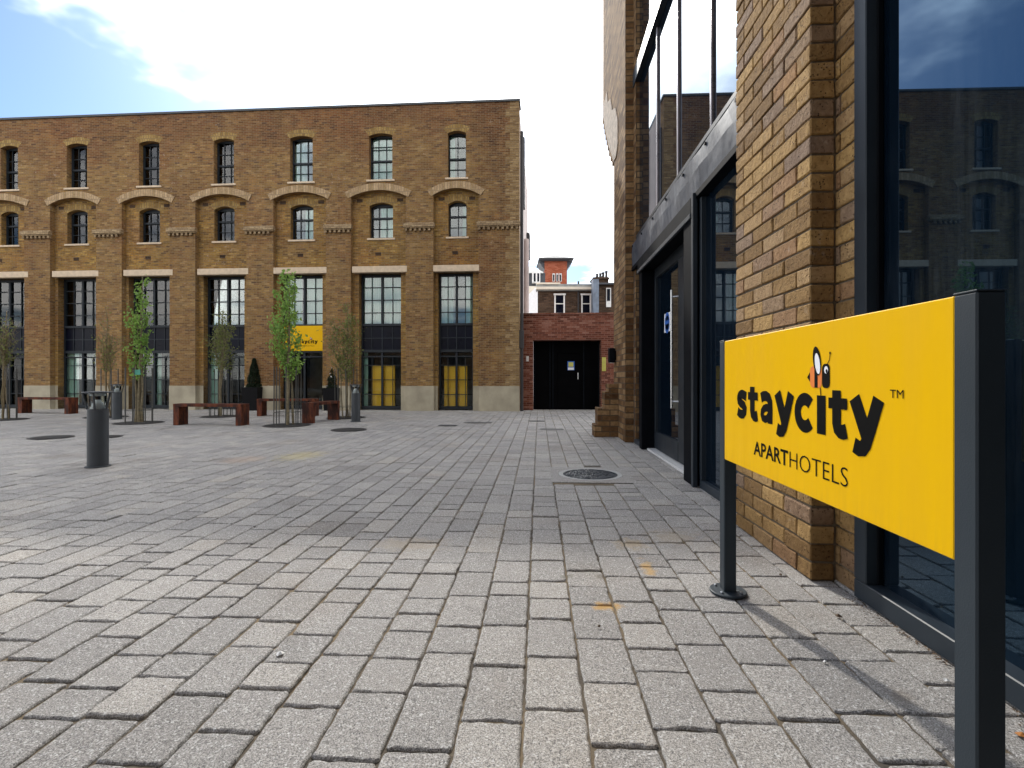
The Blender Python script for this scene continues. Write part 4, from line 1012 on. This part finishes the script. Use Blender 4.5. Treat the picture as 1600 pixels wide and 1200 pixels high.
MB().add([(xa, D3 - .5, ze), (xb, D3 - .5, ze), (xb, D3 + 2.7, ze), (xa, D3 + 2.7, ze), (xc, D3 + 1.1, zp + .1), (xa + .3, D3 - .3, ze - .12), (xb - .3, D3 - .3, ze - .12), (xb - .3, D3 + 2.5, ze - .12), (xa + .3, D3 + 2.5, ze - .12)], [(0, 1, 4), (1, 2, 4), (2, 3, 4), (3, 0, 4), (0, 5, 6, 1), (1, 6, 7, 2), (2, 7, 8, 3), (3, 8, 5, 0), (5, 8, 7, 6)]).build('roof', M_SLATE, TW)
mb = MB()
for a_, b_ in ((841, 849), (887, 896)):
    pass
xm0, xm1 = (852 - 800) / F * D3, (885 - 800) / F * D3
for sgn, xx, xe in ((-1, xm0, xa), (1, xm1, xb)):
    MB().prism([(xx, ze - .13), (xe - sgn * .05, ze - .13), (xx, ze - .75)], D3 + .1, D3 + 2.0).build('eaves_bracket', M_SLATE, TW)
for c in (863.5, 869, 874.2):
    mb = MB(); cambox(mb, c - .3, c + 3.4, 427.5, 440, D3, .05, proud=.05); f = mb.build('window', M_WHITE, TW)
    mb = MB(); cambox(mb, c + .6, c + 2.6, 429, 439, D3 - .05, .02, proud=.02); mb.build('pane', M_SPAN, f)
MB().tube([((846 - 800) / F * D3, D3 + 1, ze - .1), ((846 - 800) / F * D3, D3 + 1, ze + .25)], .12, 6).build('finial', M_SLATE, TW)
BH = camroot('end_house', label='narrow dark brick house end with clustered chimney pots beside the right building', cat='house')
D4 = 25
cambox(MB(), 936, 975, 443, 0, D4 + .2, 4, z0=0).build('wall', M_DKBR, BH)
mb = MB(); cambox(mb, 936, 975, 441.5, 444, D4, 4.2); mb.build('coping', M_SLATE, BH)
mb = MB(); cambox(mb, 928, 951, 435, 444, D4 + .1, .9); cambox(mb, 927, 952.5, 433, 435.5, D4, 1.1); ch = mb.build('chimney', M_DKBR, BH)
for (c, tt) in ((933, 428), (938, 427), (942.5, 425.5), (947.5, 423.5)):
    d_ = D4 + .5; x_ = (c - 800) / F * d_; z0_ = 1 + (590 - 433) / F * d_; z1_ = 1 + (590 - tt) / F * d_
    MB().tube([(x_, d_, z0_), (x_, d_, (z0_ + z1_) / 2), (x_, d_, z1_)], [.075, .06, .08], 8).build('chimney_pot', M_PIPE, BH)
cambox(MB(), 927, 935.8, 436, 0, D4, .6, z0=0).build('flue', M_FLUE if 'M_FLUE' in globals() else simple('flue_metal', (.17, .21, .27), .5, nscale=4, var=.3), BH)
mb = MB(); cambox(mb, 947, 954.5, 450, 480, D4 + .2, .1, proud=.05); f = mb.build('window', M_WHITE, BH)
mb = MB(); cambox(mb, 948.3, 953.2, 451.5, 470, D4 + .15, .02, proud=.03); mb.build('pane', M_SPAN, f)

# ------------------------------------------------------------------ block across the street behind the viewer (mirrored in the warehouse glass)
OB = empty('terrace_building', (-8, -17, 0), label='brick terrace behind the viewer, seen only mirrored in the warehouse windows', cat='building')
mb = MB(); mb.box(-20, 16, -6, 0, -.02, 5.2); mb.build('wall', M_DKBR, OB)
MB().box(-20.1, 16.1, -.2, .12, 5.21, 5.35).build('cornice', M_CREAM, OB)
wproto = None
for i_ in range(12):
    for z_ in (1.0,):
        if wproto is None:
            mb = MB(); mb.box(-.75, .75, .001, .05, 0, 2.0); wproto = wi = mb.build('window', M_ANTH, OB)
            for q_ in (-1, 1):
                for zq in (0, 1): MB().box(q_ * .36 - .3, q_ * .36 + .3, .052, .058, .1 + zq * .95, .95 + zq * .95).build('pane', M_SPAN, wi)
        else: wi = copy_tree(wproto, OB)
        wi.location = (-18.5 + i_ * 2.95, 0, z_)

# ------------------------------------------------------------------ bollards
def bollard_proto():
    o = empty('bollard_light', (0, 0, 0))
    R0 = .098; HB = .845
    MB().lathe([(R0, 0), (R0, HB - .20), (R0 - .004, HB - .196), (.001, HB - .196)], seg=32).build('column', M_BOLL, o, smooth=False)
    MB().lathe([(R0 + .022, .0), (R0 + .022, .010), (R0 + .001, .013)], seg=32).build('foot_flange', M_BOLL, o)
    MB().lathe([(.001, HB - .014), (.143, HB - .016), (.145, HB - .010), (.143, HB - .004), (.04, HB + .003), (.001, HB + .004)], seg=36).build('cap', M_BOLL, o)
    for q_ in range(5):
        a = q_ * math.pi * .4 + .12; ca, sa = math.cos(a), math.sin(a)
        MB().tube([(ca * (R0 - .006), sa * (R0 - .006), HB - .20), (ca * .133, sa * .133, HB - .012)], .010, 6).build('strut', M_BOLL, o)
    MB().lathe([(.074, HB - .195), (.045, HB - .13), (.022, HB - .09), (.001, HB - .085)], seg=20).build('reflector_cone', M_WVINYL, o)
    MB().lathe([(.024, HB - .12), (.024, HB - .051)], seg=12).build('lamp_core', M_BLACK, o)
    MB().lathe([(.066, HB - .05), (.072, HB - .02), (.001, HB - .018)], seg=20).build('lamp_head', M_WVINYL, o)
    MB().lathe([(.082, HB - .196), (.082, HB - .02)], seg=24).build('lens', M_GLASS, o)
    return o
bp = bollard_proto()
for k, (px, py, lab) in enumerate(((153, 729, 'dark grey bollard light standing nearest, left foreground of the square'), (183, 655, 'dark grey bollard light half hidden behind the nearest one'), (556, 659, 'dark grey bollard light beside the right topiary planter'))):
    g = G(px, py); o = bp if k == 0 else copy_tree(bp); o.location = g; props(o, label=lab, cat='bollard light', group='bollard lights on the square'); o.rotation_euler = (0, 0, k * .7)

# ------------------------------------------------------------------ benches
def bench_proto():
    o = empty('bench', (0, 0, 0)); l = .715; wd = .14
    MB().cbox(-l, l, -wd, wd, .39, .45, c=.004).build('seat', M_CORTEN, o)
    for s in (-1, 1):
        mb = MB(); mb.cbox(min(s * l, s * (l - .125)), max(s * l, s * (l - .125)), -wd + .004, wd - .004, 0, .3895, c=.005); mb.build('leg', M_CORTEN, o)
    return o
be = bench_proto()
B1a, B1b = G(270, 664), G(388, 665.5)
spec = []
def bench_at(o, a, b, w2, lab):
    d_ = (b - a); d_.z = 0; rz = math.atan2(d_.y, d_.x); n_ = Vector((-math.sin(rz), math.cos(rz), 0)); c = (a + b) / 2 + n_ * w2
    o.location = (c.x, c.y, 0); o.rotation_euler = (0, 0, rz); o.scale = (d_.length / 1.43, 1, 1)
    props(o, label=lab, cat='bench', group='rust coloured benches on the square')
bench_at(be, G(270, 664.5), G(377, 665.5), .14, 'rust red slab bench standing nearest, complete in view between two birches')
b2 = copy_tree(be); bench_at(b2, G(27, 646), G(107, 647), .14, 'dark rusty bench at the far left before the concrete plinth')
b3 = copy_tree(be); bench_at(b3, G(401, 650.5), G(492, 650.5), .14, 'rust bench against the entrance, running behind the leafy birch')
b4 = copy_tree(be); bench_at(b4, G(480, 661.5), G(523, 655.6), 0, 'rust bench seen end on beside the leafy birch')

# ------------------------------------------------------------------ trees
def leafquad(mb, p, s, tint):
    a = random.uniform(0, 6.28); n = Vector((random.gauss(0, 1), random.gauss(0, 1), random.gauss(0, .8))).normalized()
    u = n.orthogonal().normalized(); v = n.cross(u); c_, s_ = math.cos(a), math.sin(a); uu = u * c_ + v * s_; vv = v * c_ - u * s_
    mb.add([p - uu * s * .6, p + vv * s * .42 - uu * s * .05, p + uu * s * .7, p - vv * s * .42 - uu * s * .05], [(0, 1, 2, 3)], tint)
for ti, (px, py, pt, hw_, nl, kind_, pb, lab) in enumerate(TREES):
    random.seed(100 + ti)
    g = G(px, py); d_ = F / (py - 590); H_ = 1 + (590 - pt) / F * d_; zc = 1 + (590 - pb) / F * d_
    o = empty('birch_tree' if kind_ == 0 else 'sapling', g, 0, label=lab, cat='tree', group='young trees on the square')
    tm, lf = MB(), MB()
    stems = [(0, 0)] + [(random.uniform(-.1, .1), random.uniform(-.08, .08)) for _ in range(2 if kind_ == 0 else 3)]
    tips = []
    for si, (sx, sy) in enumerate(stems):
        top = H_ * (1 if si == 0 else random.uniform(.72, .92)); ax = (random.uniform(-.5, .5) if si else .12) * hw_; ay = random.uniform(-.3, .3) * hw_
        path = [Vector((sx, sy, -.02))]
        for k in range(1, 9):
            u = k / 8; path.append(Vector((sx + ax * u ** 1.3 + random.gauss(0, .012), sy + ay * u + random.gauss(0, .012), top * u)))
        r0 = (.032 if si == 0 else .02) * (1.15 if kind_ == 0 else .7)
        tm.tube(path, [r0 * (1 - .85 * k / 8) + .003 for k in range(9)], 7)
        nb_ = 16 if kind_ == 0 else 20
        for b in range(nb_):
            u = zc / top + (1 - zc / top) * (b + random.random()) / nb_ * .96
            if kind_ == 2: u = max(.32, u - .1)
            if u >= 1: continue
            k = int(u * 8); p = path[k].lerp(path[min(k + 1, 8)], u * 8 - k)
            env = hw_ * (.35 + .65 * math.sin(math.pi * min(1, max(.05, (u * top - zc) / (H_ - zc) * .85 + .12)))) * (1.25 - .55 * u)
            ln = env * random.uniform(.35, 1.0); an = random.uniform(0, 6.28); rise = random.uniform(.9, 1.9) if kind_ < 2 else random.uniform(.6, 1.6)
            dv = Vector((math.cos(an), math.sin(an), rise)).normalized(); tip = p + dv * ln * 1.35; mid = p + dv * ln * .6 + Vector((math.cos(an), math.sin(an), 0)) * ln * .14
            tm.tube([p, mid, tip], [.007, .005, .002], 4, cap=False); tips.append((p, mid, tip))
            if kind_:
                for _ in range(2):
                    q_ = mid.lerp(tip, random.random()); e_ = q_ + Vector((random.uniform(-1, 1), random.uniform(-1, 1), random.uniform(.2, 1.4))).normalized() * .22; tm.tube([q_, e_], [.004, .0015], 3, cap=False); tips.append((q_, q_.lerp(e_, .5), e_))
    tm.build('trunk', M_BARK if kind_ < 2 else M_TWIG, o)
    for k in range(nl):
        ti_ = random.randrange(len(tips)); p, m_, t_ = tips[ti_]; u = random.random() ** .8; clump = (ti_ * .618) % 1
        q_ = (p.lerp(m_, u * 2) if u < .5 else m_.lerp(t_, u * 2 - 1)) + Vector((random.gauss(0, .045), random.gauss(0, .045), random.gauss(0, .045)))
        leafquad(lf, q_, random.uniform(.035, .066) if kind_ == 0 else random.uniform(.026, .046), min(1, max(0, clump * .75 + random.uniform(-.15, .4))))
    lf.build('crown', M_LEAF if kind_ == 0 else M_LEAFP, o)
    # guard of thin stakes, set in a round mulch pit
    gd = empty('tree_guard', g + Vector((0, 0, .003)), 0, label='ring of thin dark stakes around the ' + ('slim birch behind the near bollard', 'leafy birch by the entrance sign', 'small sapling behind the long bench', 'sparse sapling by the right topiary', 'bare sapling at the left edge', 'bare sapling behind the bollards')[ti], cat='tree guard', group='stake guards around the young trees')
    rp = None; ring = MB(); hgt = 1.22
    for k in range(8):
        a = k * math.pi / 4 + .35; p_ = MB(); p_.tube([(0, 0, 0), (random.uniform(-.01, .01), random.uniform(-.01, .01), hgt)], .010, 6) if k == 0 else None
        if k == 0: rp = p_.build('stake', M_STAKE, gd); rp.location = (.26 * math.cos(a), .26 * math.sin(a), 0)
        else: c = rp.copy(); COL.objects.link(c); c.parent = gd; c.location = (.26 * math.cos(a), .26 * math.sin(a), 0)
    pts = [(.26 * math.cos(a * math.pi / 8), .26 * math.sin(a * math.pi / 8), .28) for a in range(17)]
    ring.tube(pts, .006, 5); ring.build('hoop', M_STAKE, gd)
    pit = empty('tree_pit', (g.x, g.y, .0105), label='round dark mulch pit at the foot of the ' + ('slim birch behind the near bollard', 'leafy birch by the entrance sign', 'small sapling behind the long bench', 'sparse sapling by the right topiary', 'bare sapling at the left edge', 'bare sapling behind the bollards')[ti], cat='tree pit', group='round tree pits in the paving')
    MB().lathe([(.47, -.006), (.47, .001), (.45, .001)], seg=30).build('edging', M_PIPE, pit)
    MB().lathe([(.44, -.004), (.43, .006), (.2, .010), (.001, .012)], seg=30).build('mulch', M_SOIL, pit)
random.seed(5)
# green label tied on the slim birch
g = G(217, 661); o = empty('tree_tag', g + Vector((.14, -.2, 1.12)), label='small green nursery tag tied to the slim birch', cat='tag')
MB().cbox(-.09, .06, -.004, .004, -.06, .05, c=.002).build('tag_card', simple('green_tag', (.06, .30, .22), .5), o); MB().tube([(-.01, 0, .05), (-.08, .15, .16)], .003, 4).build('string', M_TWIG, o)

# ------------------------------------------------------------------ topiary in planters
def topiary(px, py, ptop, pp, lab, flowers):
    g = G(px, py); d_ = F / (py - 590); H_ = 1 + (590 - ptop) / F * d_; hp = 1 + (590 - pp) / F * d_
    o = empty('topiary_planter', g, RZ, label=lab, cat='topiary', group='pair of topiaries beside the entrance')
    MB().add([(-.21, -.21, 0), (.21, -.21, 0), (.21, .21, 0), (-.21, .21, 0), (-.25, -.25, hp), (.25, -.25, hp), (.25, .25, hp), (-.25, .25, hp), (-.22, -.22, hp), (.22, -.22, hp), (.22, .22, hp), (-.22, .22, hp), (-.22, -.22, hp - .06), (.22, -.22, hp - .06), (.22, .22, hp - .06), (-.22, .22, hp - .06)],
             [(3, 2, 1, 0)] + [(i_, (i_ + 1) % 4, (i_ + 1) % 4 + 4, i_ + 4) for i_ in range(4)] + [(4 + i_, (i_ + 1) % 4 + 4, (i_ + 1) % 4 + 8, i_ + 8) for i_ in range(4)] + [(8 + i_, (i_ + 1) % 4 + 8, (i_ + 1) % 4 + 12, i_ + 12) for i_ in range(4)] + [(12, 13, 14, 15)]).build('planter', M_PLANTER, o)
    MB().tube([(0, 0, hp - .06), (0, 0, H_ - .1)], .018, 6).build('stem', M_BARK, o)
    lf = MB(); top = H_ - hp
    for k in range(4200):
        u = random.random() ** 1.15; r = .20 * (1 - u) ** .85 * (.78 + .22 * abs(math.cos(u * 9.5))) + .03; a = random.uniform(0, 6.28); rr = r * random.uniform(.75, 1.05)
        leafquad(lf, Vector((rr * math.cos(a), rr * math.sin(a), hp - .02 + u * top)), .034, random.random())
    for k in range(900):
        a = random.uniform(0, 6.28); leafquad(lf, Vector((.22 * math.cos(a) * random.random() ** .5, .22 * math.sin(a) * random.random() ** .5, hp + random.uniform(-.03, .09))), .04, random.random())
    lf.build('foliage', M_BOX, o)
    if flowers:
        f = MB()
        for k in range(5): leafquad(f, Vector((random.uniform(-.15, .15), -.2, hp + random.uniform(.05, .9))), .05, .5)
        f.build('flowers', M_WHITE, o)
topiary(397, 641, 559, 605, 'black square planter with dark conical topiary behind the long rust bench', False)
topiary(521, 641, 559, 606, 'black square planter with dark conical topiary and pale flowers near the grey bollard', True)

# ------------------------------------------------------------------ litter and leaves
def bit(px, py, s, mat, lab, cat, name):
    g = G(px, py); mb = MB(); n = 7; vs = [(s * random.uniform(.6, 1) * math.cos(k / n * 6.28), s * random.uniform(.5, .9) * math.sin(k / n * 6.28), random.uniform(.002, .008)) for k in range(n)] + [(0, 0, .01 + s * .25)] + [(s * .3, 0, .0)]
    mb.add(vs, [(k, (k + 1) % n, n) for k in range(n)] + [((k + 1) % n, k, n + 1) for k in range(n)]); o = mb.build(name, mat); o.location = (g.x, g.y, .002); props(o, label=lab, cat=cat); return o
bit(438, 1024, .018, M_CHALK, 'white paint chip on the paving left of centre foreground', 'litter', 'paint_chip')
bit(1478, 1066, .012, M_CHALK, 'pale chip on the paving near the glass sill', 'litter', 'paint_chip')
bit(1289, 1037, .008, M_CHALK, 'tiny white chip inside the post shadow', 'litter', 'paint_chip')
bit(1310, 965, .018, M_DEBRIS, 'curled brown leaf on the paving right of the far sign post', 'leaf', 'dead_leaf')
bit(1597, 1153, .02, M_LEAFL, 'orange dead leaf at the bottom right edge', 'leaf', 'dead_leaf')
bit(1220, 900, .010, M_DEBRIS, 'small brown leaf crumb at the foot of the pier', 'leaf', 'dead_leaf')
bit(936, 981, .009, M_DEBRIS, 'black crumb below the orange stain', 'litter', 'crumb')
mb = MB()
for k in range(420):
    y = random.uniform(.5, 2.35); x = 1.425 - abs(random.gauss(0, .022)) * (1 + .6 * math.sin(y * 9)); s = random.uniform(.002, .008); z = .004 + random.uniform(0, .006)
    if y > 2.3: x = random.uniform(1.34, 1.42)
    a = random.uniform(0, 3); mb.add([(x - s * math.cos(a), y - s * math.sin(a), z), (x + s * .5, y - s * .4, z + s * .4), (x + s * math.cos(a), y + s * math.sin(a), z + .001), (x - s * .4, y + s * .5, z + s * .2)], [(0, 1, 2, 3)])
mb.build('leaf_litter', M_DEBRIS, kind='stuff')
